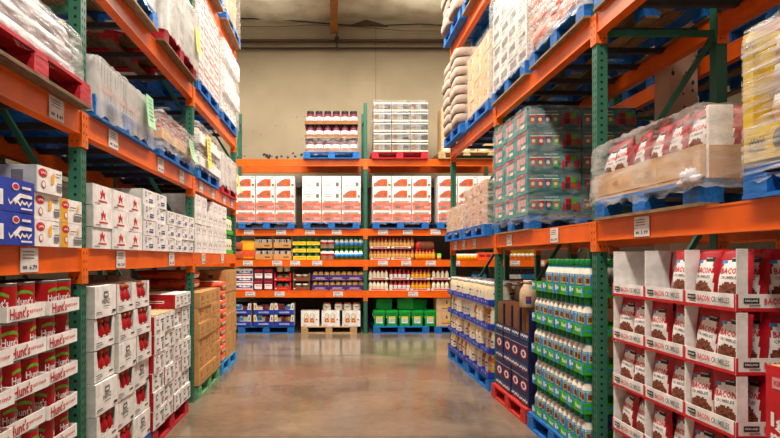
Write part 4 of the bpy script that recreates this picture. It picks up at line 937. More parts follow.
for i in range(3):
    x, y, rz = R(3.25+.3*i, .72); o = carton(.28, .42, .3, 'kraft', [('r', 'F', 0, .1, .1, .05, 'kraft_edge')]); o.location = (x, y, y1+.14); o.rotation_euler.z = rz; tag(o, f"brown carton behind the wrapped pouches, {ORD[i+1]} from near side", 'carton', 'brown cartons behind the wrapped pouches')
o = shrink(1.23, 1.02, .37, m='film_gloss', seed=33, drop=.05, amp=.012, taper=-.03); put(o, 'R', 3.455, .46, y1+.14, 'glossy clear wrap sagging over the pouches, nearest right bay', 'stretch wrap')
b = MB(); b.superq(.09, .03, .03, 'sheet_wrap', 1, 1, 16, 8, 0, None, .25, 3); b.superq(.05, .045, .045, 'sheet_wrap', 1, 1, 12, 8, .015, None, .3, 4); put(b.build('wrap_knot'), 'R', 2.92, -.05, y1+.13, 'bunched white knot of wrap at the corner above the blue pallet', 'wrap knot')
# yellow load
putp(PB, 'R', 1.99, y1, 'blue pallet under the yellow cartons at the right edge', d=.46)
YC = Kind(carton(.28, .46, .15, 'mustard', [('s', 'F', -.06, .085, .09, .04, 'grey_print'), ('r', 'F', -.06, .05, .09, .012, 'grey_print'), ('d', 'F', .07, .075, .04, .045, 'grey_print'), ('r', 'F', .135, .075, .003, .14, 'kraft_edge'), ('s', 'L', 0, .08, .2, .04, 'grey_print')]))
for c in range(4): x, y, rz = R(1.43+.285*(c+.5), .20); YC.put(x, y, y1+.14+.02, rz, f"yellow carton in wrapped load at the right edge, {ORD[4-c]} from far side", 'carton', 'yellow cartons at the right edge')
YT = Kind(carton(.06, .46, .42, 'mustard', [('s', 'F', 0, .36, .08, .03, 'blue_print'), ('r', 'F', 0, .33, .09, .008, 'sky')]))
x, y, rz = R(2.542, .2); YT.put(x, y, y1+.14+.172, rz, 'narrow yellow upright carton above the yellow cartons, far corner', 'carton')
LB = Kind(sack(.22, .2, .07, 'kraft_tan', lambda x, y, z: 'lid_white' if math.sin(x*40+z*30+y*10) > .5 else ('kraft' if math.sin(x*13+y*30) > .6 else None), 'snack_bag', 4))
for c in range(2):
    for r in range(3): x, y, rz = R(1.83+.46*c, .22); LB.put(x, y, y1+.14+.175+.135*r, rz+J(.2), f"tan bag bulging under wrap above yellow cartons, {('near', 'far')[c]}, {ORD[r+1]} up", 'bag', 'tan bags under wrap', scale=(1, 1, .95))
o = shrink(1.17, 1.02, .60, m='film_streak', seed=34, drop=.07, amp=.008); put(o, 'R', 1.99, .46, y1+.145, 'shiny streaked wrap around the yellow load at the right edge', 'stretch wrap')
# ================================================================ RIGHT RACK, third level
putp(PB, 'R', 8.5, y2, 'blue pallet under the tall stack of pale sacks, upper right', d=.38)
SK = Kind(sack(.275, .42, .078, 'sack', lambda x, y, z: 'sack_edge' if z < .035 or z > .115 else None, seed=6))
for c in range(2):
    for r in range(8):
        x, y, rz = R(8.2+.56*c, .26+J(.02)); SK.put(x, y, y2+.14+.13*r, rz+J(.04), f"pale flour sack in tall stack upper right, {('nearer', 'farther')[c]} column, {ORD[r+1]} up", 'sack', 'stacked pale sacks')
putp(PB, 'R', 7.28, y2, 'blue pallet under the brown cartons, upper right', d=.44)
UC = Kind(carton(.37, .46, .2, 'kraft_tan', [('r', 'F', 0, .12, .1, .06, 'kraft_edge'), ('r', 'F', 0, .12, .08, .045, 'kraft_tan'), ('r', 'F', .12, .1, .05, .07, 'white_card'), ('r', 'R', 0, .1, .2, .05, 'kraft_edge')]))
rgrid(UC, 6.72, .375, 3, y2+.14, .202, 4, .2, 'tan carton in upper right load beside the sacks, {c} column, {r} layer', 'tan cartons upper right')
o = shrink(1.15, 1.0, .82, m='film_light', seed=35, drop=.05, amp=.006); put(o, 'R', 7.28, .44, y2+.14, 'clear wrap around the tan cartons, upper right', 'stretch wrap')
putp(PBw, 'R', 6.0, y2, 'blue-edged wooden pallet under the white-wrapped cans, upper right', d=.44)
OW = Kind(carton(.28, .24, .17, 'lid_white', [('r', 'R', 0, .13, .22, .06, 'deep_red'), ('r', 'R', 0, .13, .16, .025, 'cream'), ('r', 'R', 0, .05, .22, .07, 'yellow'), ('d', 'R', 0, .05, .06, .025, 'white_card'), ('r', 'F', 0, .1, .2, .07, 'silver'), ('r', 'F', -.05, .04, .1, .02, 'pink')]))
rgrid(OW, 5.45, .285, 4, y2+.14, .172, 6, .09, 'white case with red and yellow end, upper right, {c} column, {r} layer', 'cases with red and yellow ends', deep=(0,), ddeep=.245)
o = shrink(1.15, .58, 1.05, m='film', seed=36, drop=.05, amp=.006); put(o, 'R', 6.02, .21, y2+.14, 'whitish wrap around the red and yellow ended cases', 'stretch wrap')
putp(PBw, 'R', 4.72, y2, 'blue-edged wooden pallet under orange-red bags, upper right', d=.44)
OB = Kind(sack(.28, .4, .085, 'orange_print', lambda x, y, z: 'lid_white' if math.sin(x*22+z*45+1) > .35 else None, 'produce_bag', 8))
for c in range(2):
    for r in range(5): x, y, rz = R(4.42+.58*c, .33); OB.put(x, y, y2+.14+.165*r, rz+J(.05), f"orange-red and white bag under wrap, upper right, {('near', 'far')[c]} column, {ORD[r+1]} up", 'bag', 'orange-red bags upper right')
o = shrink(1.17, 1.0, .85, m='film', seed=37, drop=.05, amp=.012); put(o, 'R', 4.72, .42, y2+.14, 'clear wrap around the orange-red bags, upper right', 'stretch wrap')
for u, l in ((3.46, 'farther'), (2.26, 'nearer')): putp(PBw, 'R', u, y2, f"wooden pallet with blue blocks overhead in nearest right bay, {l} one", d=.46)
BXH = Kind(carton(.56, .9, .5, 'kraft', [('r', 'F', 0, .25, .2, .1, 'kraft_edge')]))
for i, u in enumerate((3.46-.29, 3.46+.29, 2.26+.29, 2.26-.29)): x, y, rz = R(u, .46); BXH.put(x, y, y2+.14, rz, f"large brown carton on overhead pallets, nearest right bay, {ORD[i+1]} of four", 'carton', 'large cartons overhead right')
putp(PB, 'R', 8.5, y3, 'blue pallet on the topmost right beam, farthest one', d=.38)
putp(PBw, 'R', 7.3, y3, 'blue-edged pallet on the topmost right beam, nearer one', d=.40)
for c in range(2):
    for r in range(5):
        x, y, rz = R(8.2+.56*c, .24+J(.02)); SK.put(x, y, y3+.14+.13*r, rz+J(.04), f"pale sack on topmost right level, {('nearer', 'farther')[c]} column, {ORD[r+1]} up", 'sack', 'pale sacks topmost right')
rgrid(UC, 6.72, .375, 3, y3+.14, .202, 3, .2, 'tan carton on topmost right level, {c} column, {r} layer', 'tan cartons topmost right')
# ================================================================ BACK RACK
def bput(k, px, z, d, label, cat, group, rz=0, tilt=None, scale=None): return k.put(bx(px)*(BY+d)/BY, BY+d, z, rz, label, cat, group, tilt, scale)
ZF = .001
# floor level
putp(PB, 'B', 0, 0, 'blue pallet on the floor under the blue bakery trays, back rack', x=bx(266), y=BY+.52)
def ftray(W, D, H):
    b = MB(); t = .005
    b.box(-W/2, W/2, -D/2, D/2, 0, .004, 'royal'); b.box(-W/2, W/2, D/2-t, D/2, .004, H, 'navy')
    for s in (-1, 1): b.box(min(s*W/2, s*(W/2-t)), max(s*W/2, s*(W/2-t)), -D/2+t, D/2, .004, H, 'cream')
    f = lambda u, v: (u, -D/2, v); g = lambda u, v: (u, -D/2+.004, v)
    for h in (f, g):
        b.poly(h, [(-W/2, 0), (W/2, 0), (W/2, H*.42), (-W/2, H*.42)], 'royal')
        b.poly(h, [(-W/2, H*.42), (-W*.3, H*.42), (-W*.36, H), (-W/2, H)], 'cream'); b.poly(h, [(W*.3, H*.42), (W/2, H*.42), (W/2, H), (W*.36, H)], 'cream')
    F = faces(W, D, H); decals(b, F, [('r', 'F', 0, H*.2, W*.5, H*.1, 'white_card'), ('r', 'F', 0, H*.2, W*.46, H*.04, 'blue_print'), ('r', 'F', -W*.42, H*.7, W*.06, H*.3, 'kraft'), ('r', 'F', W*.42, H*.7, W*.06, H*.3, 'sky')])
    return b.build('bakery_tray')
FT = Kind(ftray(.405, .4, .235))
def bag(m, m2, a=.09, b_=.06, c_=.07, s=1, name='snack_bag'):
    return Kind(sack(a, b_, c_, m, lambda x, y, z: m2 if math.sin(x*60+s)+math.sin(z*70+s*2) > .7 else None, name, s))
FB = [bag('crumble', 'kraft', s=1), bag('sky', 'lid_white', s=2), bag('cream', 'rust', s=3), bag('plum', 'crumble', s=4)]
for r in range(2):
    for c in range(3):
        px = 243+20.6*c+(0 if c else -1.5)
        bput(FT, px+1, .145+.24*r, .22, f"blue-fronted tray of bagged sweets on the floor pallet, {('left', 'middle', 'right')[c]}, {('lower', 'upper')[r]} row", 'tray', 'blue-fronted floor trays', J(.02))
        for i in range(3):
            bput(FB[(r+c+i) % 4], px-3.6+4.8*i, .155+.24*r, .13+J(.03), f"small bag in blue-fronted tray, {('left', 'middle', 'right')[c]} {('lower', 'upper')[r]} tray, {ORD[i+1]}", 'bag', 'bags in the blue-fronted trays', J(.3), scale=(1, 1, 1.35+J(.2)))
putp(PW, 'B', 0, 0, 'raw wood pallet on the floor under red and white cartons', x=bx(329), y=BY+.52)
def pcart(W, D, H):
    ds = [('s', 'F', -W*.3, H*.08, W*.24, H*.08, 'red_print'), ('r', 'F', W*.2, H*.08, W*.3, H*.03, 'pink'), ('d', 'F', W*.37, H*.45, .015, .015, 'red_print')]
    for u in (-.21, .12):
        ds += [('p', 'F', [(W*u-.045, H*.28), (W*u+.045, H*.28), (W*u+.04, H*.75), (W*u, H*.9), (W*u-.04, H*.75)], 'grey_print'), ('p', 'F', [(W*u-.038, H*.3), (W*u+.038, H*.3), (W*u+.034, H*.74), (W*u, H*.88), (W*u-.034, H*.74)], 'cream'), ('p', 'F', [(W*u-.04, H*.27), (W*u+.04, H*.27), (W*u+.02, H*.55), (W*u-.03, H*.5)], 'red_print'), ('d', 'F', W*u, H*.38, .022, .022, 'yellow')]
    return Kind(carton(W, D, H, 'white_card', ds))
PCa = pcart(.37, .38, .32)
for c in range(3): bput(PCa, 310.5+20.3*c, .142, .22, f"white carton with red pictures on the raw wood pallet, {('left', 'middle', 'right')[c]} one", 'carton', 'white cartons with red pictures', J(.02))
FL = mayo(.085, .16, 'lid_white', 'rust', 'cream')
for i, px in enumerate((327, 338.5, 347.5, 356.5)): bput(FL, px, .463, .18, f"squat white jar with rust lid on the white cartons, {ORD[i+1]} from left", 'jar', 'squat white jars')
putp(PB, 'B', 0, 0, 'blue pallet on the floor under the green tubs, back rack', x=bx(401.5), y=BY+.52)
def tubk():
    r = empty('green_tub'); b = MB(); W, H = .115, .33
    def rb(b, w0, w1, z0, z1, m):
        vs = [(sx*w, sy*w, z) for z, w in ((z0, w0), (z1, w1)) for sx, sy in ((-1, -1), (1, -1), (1, 1), (-1, 1))]
        b.add(vs, [(0, 1, 5, 4), (1, 2, 6, 5), (2, 3, 7, 6), (3, 0, 4, 7), (3, 2, 1, 0), (4, 5, 6, 7)], m)
    rb(b, .098, .116, 0, H*.84, 'green_tub'); rb(b, .123, .123, H*.78, H*.83, 'green_tub'); b.build('tub_body', r)
    b = MB(); rb(b, .127, .125, H*.845, H*.97, 'green_tub'); rb(b, .11, .11, H*.97, H, 'green_tub'); b.build('lid', r)
    b = MB(); f = lambda u, v: (u, -(.098+.018*v/(H*.84))-.002, v)
    b.rect(f, 0, H*.38, .13, H*.42, 'white_card'); g = lambda u, v: (u, -(.098+.018*v/(H*.84))-.0035, v); b.rect(g, 0, H*.55, .13, H*.12, 'lemon'); b.rect(g, 0, H*.66, .09, H*.03, 'green_dark')
    for k in range(3): b.rect(g, 0, H*(.42-.07*k), .1, H*.02, 'grey_print')
    b.build('label', r)
    b = MB(); b.tube([(-.128, 0, H*.8), (-.135, -.06, H*.62), (-.1, -.13, H*.5)], .004, 'lid_white', 5); b.build('handle', r); return Kind(r)
GTb = tubk()
for i in range(5): bput(GTb, 379+12.6*i, .143, .2, f"green tub with yellow and white label, {ORD[i+1]} from left in the row", 'tub', 'green tubs in a row', J(.04))
for px, l, a, sc in ((383, 'left', .12, 1), (405, 'middle', -.12, 1.05), (418, 'right', .35, 1.05)):
    o = GTb.put(bx(px)*1.02, BY+.34, .475+.115, 0, f"green tub lying on its side on top of the tub row, {l} one", 'tub', 'green tubs lying on their sides'); o.rotation_euler = (Matrix.Rotation(a, 3, 'Z') @ Matrix.Rotation(PI/2+a*.4, 3, 'Y') @ Matrix.Rotation(PI, 3, 'Z')).to_euler(); o.location.x -= .15
BXb = Kind(carton(.32, .4, .3, 'kraft_tan', [('r', 'F', .05, .1, .2, .035, 'yellow'), ('r', 'F', .05, .06, .2, .02, 'grey_print'), ('p', 'F', [(.03, .16), (.07, .16), (.06, .21), (.05, .24), (.04, .21)], 'black_print')]))
for c in range(2):
    for r in range(2): bput(BXb, 442.5+16.5*c, .143+.305*r, .25, f"tan carton with yellow band on blue pallet beside green tubs, {('left', 'right')[c]} {('lower', 'upper')[r]}", 'carton', 'tan yellow-banded cartons')
putp(PB, 'B', 0, 0, 'blue pallet on the floor under tan yellow-banded cartons', x=bx(463), y=BY+.52)
# shelf goods
def small(kind_name, segs, n=9, extra=None, sy=1):
    b = MB(); b.lathe(segs, segs[0][2], n=n, sy=sy)
    if extra: extra(b)
    return Kind(b.build(kind_name))
def row(k, x0, x1, n, z, nm, cat, group, d=.09, rows=1, dz=0, deep=1, dd=.1, jit=.004):
    for r in range(rows):
        for i in range(n):
            for q in range(deep):
                px = x0+(x1-x0)*(i+.5)/n; s = f", {ORD[r+1]} layer" if rows > 1 else ''
                t = f", row {('front', 'second', 'third')[q]}" if deep > 1 else ''
                bput(k, px, z+dz*r, d+dd*q+J(jit), f"{nm}, {ORD[i+1]} from left{s}{t}", cat, group, J(.05))
Z0, Z1, Z2b = .881, 1.516, 2.15
box = lambda name, W, D, H, m, ds=(): Kind(carton(W, D, H, m, ds, name))
WBx = box('carton', .345, .3, .148, 'white_card', [('r', 'F', 0, .075, .33, .06, 'blue_print'), ('p', 'F', [(-.12, .075), (-.08, .1), (-.04, .08), (0, .1), (.05, .08), (.1, .1), (.13, .07), (0, .06)], 'white_card'), ('r', 'F', 0, .012, .34, .02, 'red_print')])
row(WBx, 237, 254, 1, Z0, 'white and blue carton on lowest shelf beside purple boxes', 'carton', 'white and blue cartons', rows=3, dz=.15, d=.2)
PBx = box('carton', .19, .3, .22, 'plum', [('r', 'F', 0, .08, .15, .1, 'white_card'), ('r', 'F', 0, .1, .1, .03, 'pink'), ('r', 'F', 0, .18, .14, .03, 'red_print')])
row(PBx, 254.5, 274, 2, Z0, 'plum and white carton on lowest shelf, left part', 'carton', 'plum and white cartons', rows=2, dz=.222, d=.2)
def crate(m, W, H, m2):
    b = MB(); t = .006; D = .3
    b.box(-W/2, W/2, -D/2, D/2, 0, .004, m); b.box(-W/2, W/2, -D/2, -D/2+t, 0, H*.42, m); b.box(-W/2, W/2, D/2-t, D/2, 0, H, m)
    for x in (-W/2, W/2-t): b.box(x, x+t, -D/2, D/2, 0, H*.95, m)
    for s in (-1, 1): b.box(min(s*W/2, s*W*.4), max(s*W/2, s*W*.4), -D/2, -D/2+t, H*.42, H*.95, m)
    decals(b, faces(W, D, H), [('r', 'F', 0, H*.22, W*.5, H*.14, m2), ('r', 'F', -W*.4, H*.2, W*.1, H*.1, 'white_card')]); return Kind(b.build('crate'))
CRr = crate('red_print', .36, .185, 'orange_print'); CRb = crate('kraft_edge', .36, .185, 'red_print')
row(CRr, 274.5, 292.5, 1, Z0, 'red crate of green-lidded tubs', 'crate', 'red crates', rows=2, dz=.19, d=.2)
row(CRb, 293, 311, 1, Z0, 'brown crate of pale tubs', 'crate', 'brown crates', rows=2, dz=.19, d=.2)
lt = lambda m, l, name='tub': small(name, [(.062, 0, m), (.068, .1), (.07, .101, l), (.07, .125), (.06, .13)], 12)
GL = lt('cream', 'green_dark'); PL = lt('kraft_tan', 'lid_white')
row(GL, 276.5, 290.5, 2, Z0+.008, 'green-lidded tub in red crate', 'tub', 'green-lidded tubs', rows=3, dz=.19, d=.13)
row(PL, 295, 309, 2, Z0+.008, 'pale-lidded tub in brown crate', 'tub', 'pale-lidded tubs', rows=2, dz=.19, d=.13)
PT = Kind(lowtray(.345, .3, .115, 'purple', 'jar_tray', [('s', 'F', 0, .05, .2, .03, 'cream'), ('r', 'F', 0, .02, .3, .008, 'pink')]))
row(PT, 311.5, 363, 3, Z0, 'purple tray of tan-topped jars', 'tray', 'purple jar trays', rows=2, dz=.205, d=.2)
TJ = small('jar', [(.052, 0, 'caramel'), (.054, .1), (.054, .1, 'gold'), (.056, .15), (.04, .172), (.02, .178)], 12)
TJp = small('jar', [(.052, 0, 'caramel'), (.054, .1), (.054, .1, 'gold'), (.05, .15), (.04, .172, 'purple'), (.03, .19)], 12)
for r in range(2):
    for i in range(9):
        k = TJp if (i in (1, 2, 5, 7) and r) or i == 0 else TJ
        bput(k, 312.8+5.72*(i+.5)-.4, Z0+.005+.205*r, .14, f"tan-topped jar in purple tray, {ORD[i+1]} from left, {('lower', 'upper')[r]} tray", 'jar', 'tan-topped jars')
def sauce(body, cap, lab, H=.2, Rr=.039, name='bottle'):
    return small(name, [(Rr*.95, 0, body), (Rr, H*.05), (Rr, H*.16), (Rr*1.03, H*.17, lab), (Rr*1.03, H*.52), (Rr, H*.53, body), (Rr*.95, H*.66), (Rr*.5, H*.8), (Rr*.45, H*.84), (Rr*.6, H*.84, cap), (Rr*.55, H)], 10)
CR = sauce('cream', 'red_print', 'cream'); RDb = sauce('deep_red', 'red_print', 'lid_white'); ORb = sauce('amber', 'red_print', 'yellow'); BRb = sauce('caramel', 'red_print', 'gold', .21)
STR = Kind(lowtray(.4, .2, .04, 'lid_white', 'bottle_tray', [('r', 'F', 0, .02, .3, .02, 'red_print')]))
for r in range(2):
    n = 0
    for k, a, b2, m_, nm in ((CR, 368.5, 388, 5, 'cream-coloured bottle'), (RDb, 389, 410.5, 5, 'dark red bottle'), (ORb, 411, 430.5, 5, 'amber bottle with yellow label'), (CR, 431.5, 449, 4, 'cream-coloured bottle right of the amber ones')):
        row(k, a, b2, m_, Z0+.006+.224*r, f"{nm} on lowest shelf, {('lower', 'upper')[r]} tier", 'bottle', 'red-capped bottles on the lowest shelf', d=.09)
    row(STR, 368, 450, 4, Z0+.224*r, f"white tray with red stripe under bottles, lowest shelf, {('lower', 'upper')[r]} tier", 'tray', 'white bottle trays', d=.14)
    row(BRb, 369, 414, 12, Z1+.006+.235*r, f"brown sauce bottle with red cap on middle shelf, {('lower', 'upper')[r]} tier", 'bottle', 'brown sauce bottles', d=.09)
    row(STR, 369, 411, 2, Z1+.235*r, f"white tray under brown sauce bottles, middle shelf, {('lower', 'upper')[r]} tier", 'tray', 'white trays under brown bottles', d=.14)
row(ORb, 415, 435, 6, Z1+.006, 'yellow-labelled bottle on middle shelf past the brown bottles', 'bottle', 'yellow-labelled bottles', d=.09)
JS = small('jar', [(.045, 0, 'gold'), (.045, .08), (.045, .08, 'leaf'), (.046, .13)], 10); bput(JS, 439, Z1, .12, 'single green and gold jar on the middle shelf', 'jar', None)
RBg = Kind(sack(.2, .15, .09, 'crumble', lambda x, y, z: 'red_print' if x < -.12 else None, 'snack_bag', 9)); bput(RBg, 424, Z1+.2, .2, 'brown bag lying on top of the yellow-labelled bottles', 'bag', None)
YBg = Kind(sack(.17, .09, .2, 'yellow', lambda x, y, z: 'orange_print' if abs(z-.15) < .04 else ('black_plastic' if abs(z-.2) < .03 and abs(x) < .1 else None), 'snack_bag', 10))
bput(YBg, 248.5, Z1, .14, 'yellow and orange snack bag standing on the middle shelf', 'bag', None)
row(bag('rust', 'plum', .1, .08, .09, 7), 236, 241, 1, Z1, 'small dark red bag, left end of middle shelf', 'bag', 'bags on the middle shelf', rows=2, dz=.19, d=.1)
def halfbox(W, H):
    b = MB(); t = .006; D = .36; m = 'kraft_dark'
    b.box(-W/2, W/2, -D/2, D/2, 0, .005, m); b.box(-W/2, W/2, -D/2, -D/2+t, 0, H*.5, 'kraft'); b.box(-W/2, W/2, D/2-t, D/2, 0, H, m)
    for x in (-W/2, W/2-t): b.box(x, x+t, -D/2, D/2, 0, H, 'kraft')
    decals(b, faces(W, D, H), [('r', 'F', W*.2, H*.22, W*.3, H*.12, 'kraft_edge')]); return Kind(b.build('open_carton'))
HBx = halfbox(.37, .235); row(HBx, 255.5, 292, 2, Z1, 'open brown carton of white packets, middle shelf', 'carton', 'open brown cartons', rows=2, dz=.238, d=.22)
WP = bag('lid_white', 'black_print', .075, .03, .085, 12, 'white_packet')
for r in range(2):
    for i in range(6): bput(WP, 258+6.2*i, Z1+.06+.238*r, .12, f"white packet in open brown carton, {ORD[i+1]} from left, {('lower', 'upper')[r]} carton", 'packet', 'white packets', J(.5), scale=(1, 1, .75))
YTr = Kind(lowtray(.27, .3, .075, 'lemon', 'can_tray', [('r', 'F', 0, .04, .2, .03, 'yellow')])); YTr2 = YTr
row(YTr, 293, 320, 2, Z1, 'yellow tray of green-lidded cans', 'tray', 'yellow can trays', rows=3, dz=.15, d=.2)
YC2 = small('food_can', [(.058, 0, 'lemon'), (.058, .07), (.058, .07, 'green_dark'), (.06, .115, 'green_tub'), (.05, .12)], 10)
row(YC2, 293.5, 319.5, 4, Z1+.005, 'green-lidded can in yellow tray', 'can', 'green-lidded cans', rows=3, dz=.15, d=.12)
WC = small('canister', [(.075, 0, 'lid_white'), (.075, .09), (.077, .09, 'red_print'), (.077, .13), (.075, .13, 'white_card'), (.075, .17, 'green_dark'), (.07, .2)], 12)
row(WC, 320.5, 334, 2, Z1, 'white canister with red patch and green lid', 'canister', 'white canisters', rows=2, dz=.235, d=.13)
BLb = small('bottle', [(.05, 0, 'leaf'), (.05, .05), (.052, .05, 'sky'), (.052, .12), (.05, .12, 'white_card'), (.04, .16), (.03, .18, 'green_tub'), (.03, .215)], 10)
row(BLb, 334.5, 363, 6, Z1, 'blue and green bottle with green cap, middle shelf', 'bottle', 'blue and green bottles', rows=2, dz=.235, d=.11)
# goods seen through the right rack
YW2 = small('food_can', [(.05, 0, 'lemon'), (.05, .06), (.051, .06, 'white_card'), (.05, .11), (.045, .12, 'lemon'), (.045, .13)], 10)
row(YW2, 508, 538, 7, Z1, 'yellow and white can seen through the right rack', 'can', 'yellow and white cans', rows=2, dz=.14, d=.1)
OJ = small('jar', [(.045, 0, 'yellow'), (.045, .09), (.045, .09, 'lid_white'), (.046, .12)], 10)
row(OJ, 457, 477, 6, Z1, 'yellow jar on the back rack behind the right rack', 'jar', 'yellow jars behind', d=.1)
RPk = box('carton', .2, .2, .15, 'orange_print', [('r', 'F', 0, .08, .15, .05, 'deep_red')]); row(RPk, 478, 492, 2, Z1, 'orange-red carton on the back rack behind the right rack', 'carton', 'orange-red cartons behind', d=.15)
row(RDb, 455, 464, 3, Z0+.1, 'red bottle behind the right rack, left group', 'bottle', 'red bottles behind', d=.09, rows=1)
b = MB(); b.box(-.3, .3, -.1, .1, 0, .1, 'kraft_dark'); BKb = sauce('black_print', 'black_plastic', 'sky', .24, .04); BKw = sauce('black_print', 'black_plastic', 'white_card', .24, .04)
row(BKb, 472, 486, 5, Z0+.2, 'dark bottle with blue label behind the right rack', 'bottle', 'dark blue-labelled bottles', d=.12)
row(BKw, 508, 521, 4, Z0+.2, 'dark bottle with white label behind the right rack', 'bottle', 'dark white-labelled bottles', d=.12)
row(BKb, 522, 540, 6, Z0+.2, 'dark bottle with blue label behind the jug', 'bottle', 'dark bottles behind the jug', d=.12)
BSx = box('carton', .3, .3, .198, 'kraft_dark'); row(BSx, 448, 492, 3, Z0, 'brown carton under bottles behind the right rack', 'carton', 'brown cartons behind', d=.2); row(BSx, 502, 547, 3, Z0, 'brown carton under dark bottles behind the right rack', 'carton', 'brown cartons behind the jug', d=.2)
for i in range(3):
    x, y, rz = 0, 0, 0; bput(BSx, 458+9*i, Z0, .1, f"brown carton below the red bottles, {ORD[i+1]} from left", 'carton', 'brown cartons behind low', 0, scale=(.6, .4, .5)) if i == 9 else None
# second shelf pallets of orange-print cartons
OPd = [('p', 'F', [(-.17, .02), (.11, .02), (.11, .17), (.0, .175), (-.07, .15), (-.13, .10), (-.17, .08)], 'orange_print'), ('p', 'F', [(-.13, .045), (-.02, .045), (0, .09), (-.11, .09)], 'grey_print'), ('r', 'F', .06, .09, .05, .08, 'rust'), ('r', 'F', .155, .05, .05, .05, 'grey_print'), ('r', 'F', .15, .2, .06, .008, 'grey_print')]
OP = box('carton', .385, .45, .232, 'white_card', OPd)
OBd = [('r', 'F', 0, .085, .375, .155, 'orange_print'), ('r', 'F', -.08, .065, .12, .055, 'grey_print'), ('r', 'F', .11, .065, .12, .055, 'pink'), ('r', 'F', 0, .18, .3, .03, 'lid_grey')]
OB2 = box('carton', .385, .45, .232, 'white_card', OBd); WH = box('carton', .385, .45, .232, 'white_card', [('r', 'F', -.06, .12, .2, .06, 'grey_print'), ('r', 'F', -.06, .12, .18, .045, 'white_card'), ('r', 'F', .12, .06, .06, .08, 'grey_print'), ('r', 'F', -.06, .05, .1, .015, 'pink')])
for bi, (px, w_) in enumerate(((266.5, 57), (331.5, 57), (400.5, 57), (465, 57))):
    nm = ('leftmost', 'second', 'third', 'rightmost')[bi]
    putp(PB, 'B', 0, Z2b, f"blue pallet under {nm} load of the orange-printed cartons, back rack", x=bx(px), y=BY+.46)
    for r in range(4):
        for c in range(3):
            k = OB2 if r < 2 else (WH if bi == 1 and (r == 3 or c < 2) else OP)
            bput(k, px+19.4*(c-1), Z2b+.141+.235*r, .20, f"white and orange carton, {nm} back rack load, {ORD[c+1]} across, {ORD[r+1]} up", 'carton', 'white and orange cartons', J(.01))
    o = shrink(1.19, .6, .5, m='film_light', seed=50+bi, drop=.04, amp=.006, top=False); o.location = (bx(px), BY+.26, Z2b+.145); tag(o, f"clear wrap around the lower half of the {nm} orange-printed load", 'stretch wrap')
    b = MB(); b.box(-.035, .035, -.035, .035, 0, 1.25, 'kraft_edge')
# topmost loads
putp(PB, 'B', 0, ZB[3], 'blue pallet under the three tiers of jars, top of the back rack', x=bx(331.5), y=BY+.42)
JT = Kind(lowtray(1.1, .6, .07, 'kraft_dark', 'cardboard_tray'))
CJ2 = small('jar', [(.075, 0, 'plum'), (.08, .02), (.08, .05), (.081, .06, 'white_card'), (.081, .115), (.08, .115, 'plum'), (.07, .17), (.072, .172, 'black_plastic'), (.072, .21)], 14)
for r in range(3):
    bput(JT, 331.5+(0 if r else .3), ZB[3]+.142+.285*r, .28, f"brown cardboard tray of dark-lidded jars, {ORD[r+1]} tier, top of back rack", 'tray', 'brown trays on top', scale=(1-.0*r, 1, 1))
    for i in range(6): bput(CJ2, 331.5-21+8.6*i, ZB[3]+.15+.285*r, .08, f"white jar with dark lid, {ORD[r+1]} tier, {ORD[i+1]} from left, top of back rack", 'jar', 'dark-lidded jars on top', scale=(1, 1, 1.3))
o = shrink(1.13, .66, .3, m='film_light', seed=60, drop=.05, amp=.008, top=False); o.location = (bx(331.5), BY+.28, ZB[3]+.145); tag(o, 'clear wrap around the lower jar tiers on top of the back rack', 'stretch wrap')
putp(PR, 'B', 0, ZB[3], 'red pallet under the silvery wrapped load, top of back rack', x=bx(399.5), y=BY+.42)
SV = box('carton', .36, .5, .185, 'silver', [('r', 'F', -.12, .1, .09, .1, 'kraft_edge'), ('r', 'F', -.02, .1, .07, .1, 'grey_print'), ('r', 'F', .1, .1, .12, .1, 'dark_stock'), ('r', 'F', 0, .025, .36, .03, 'cream'), ('r', 'F', 0, .175, .36, .02, 'lid_white')])
for c in range(3):
    for r in range(5):
        if r == 4 and c == 9: continue
        bput(SV, 399.5+18*(c-1), ZB[3]+.142+.208*r, .26, f"silvery case in wrapped load on red pallet, {ORD[c+1]} across, {ORD[r+1]} up", 'case', 'silvery cases')
o = shrink(1.12, .6, 1.06, m='film_light', seed=61, drop=.05, amp=.01); o.location = (bx(399.5), BY+.28, ZB[3]+.145); tag(o, 'clear wrap around the tall silvery load on top of the back rack', 'stretch wrap')
putp(PW, 'B', 0, ZB[3], 'raw wood pallet at the right end of the topmost back beam', x=bx(466), y=BY+.42)
KT = box('carton', .36, .45, .15, 'kraft_tan', [('r', 'F', -.08, .07, .1, .07, 'white_card'), ('r', 'F', .08, .07, .1, .07, 'grey_print')])
for c in range(3):
    for r in range(6): bput(KT, 466+18*(c-1), ZB[3]+.142+.155*r, .24, f"tan and white case on top of back rack behind sacks, {ORD[c+1]} across, {ORD[r+1]} up", 'case', 'tan and white cases on top')
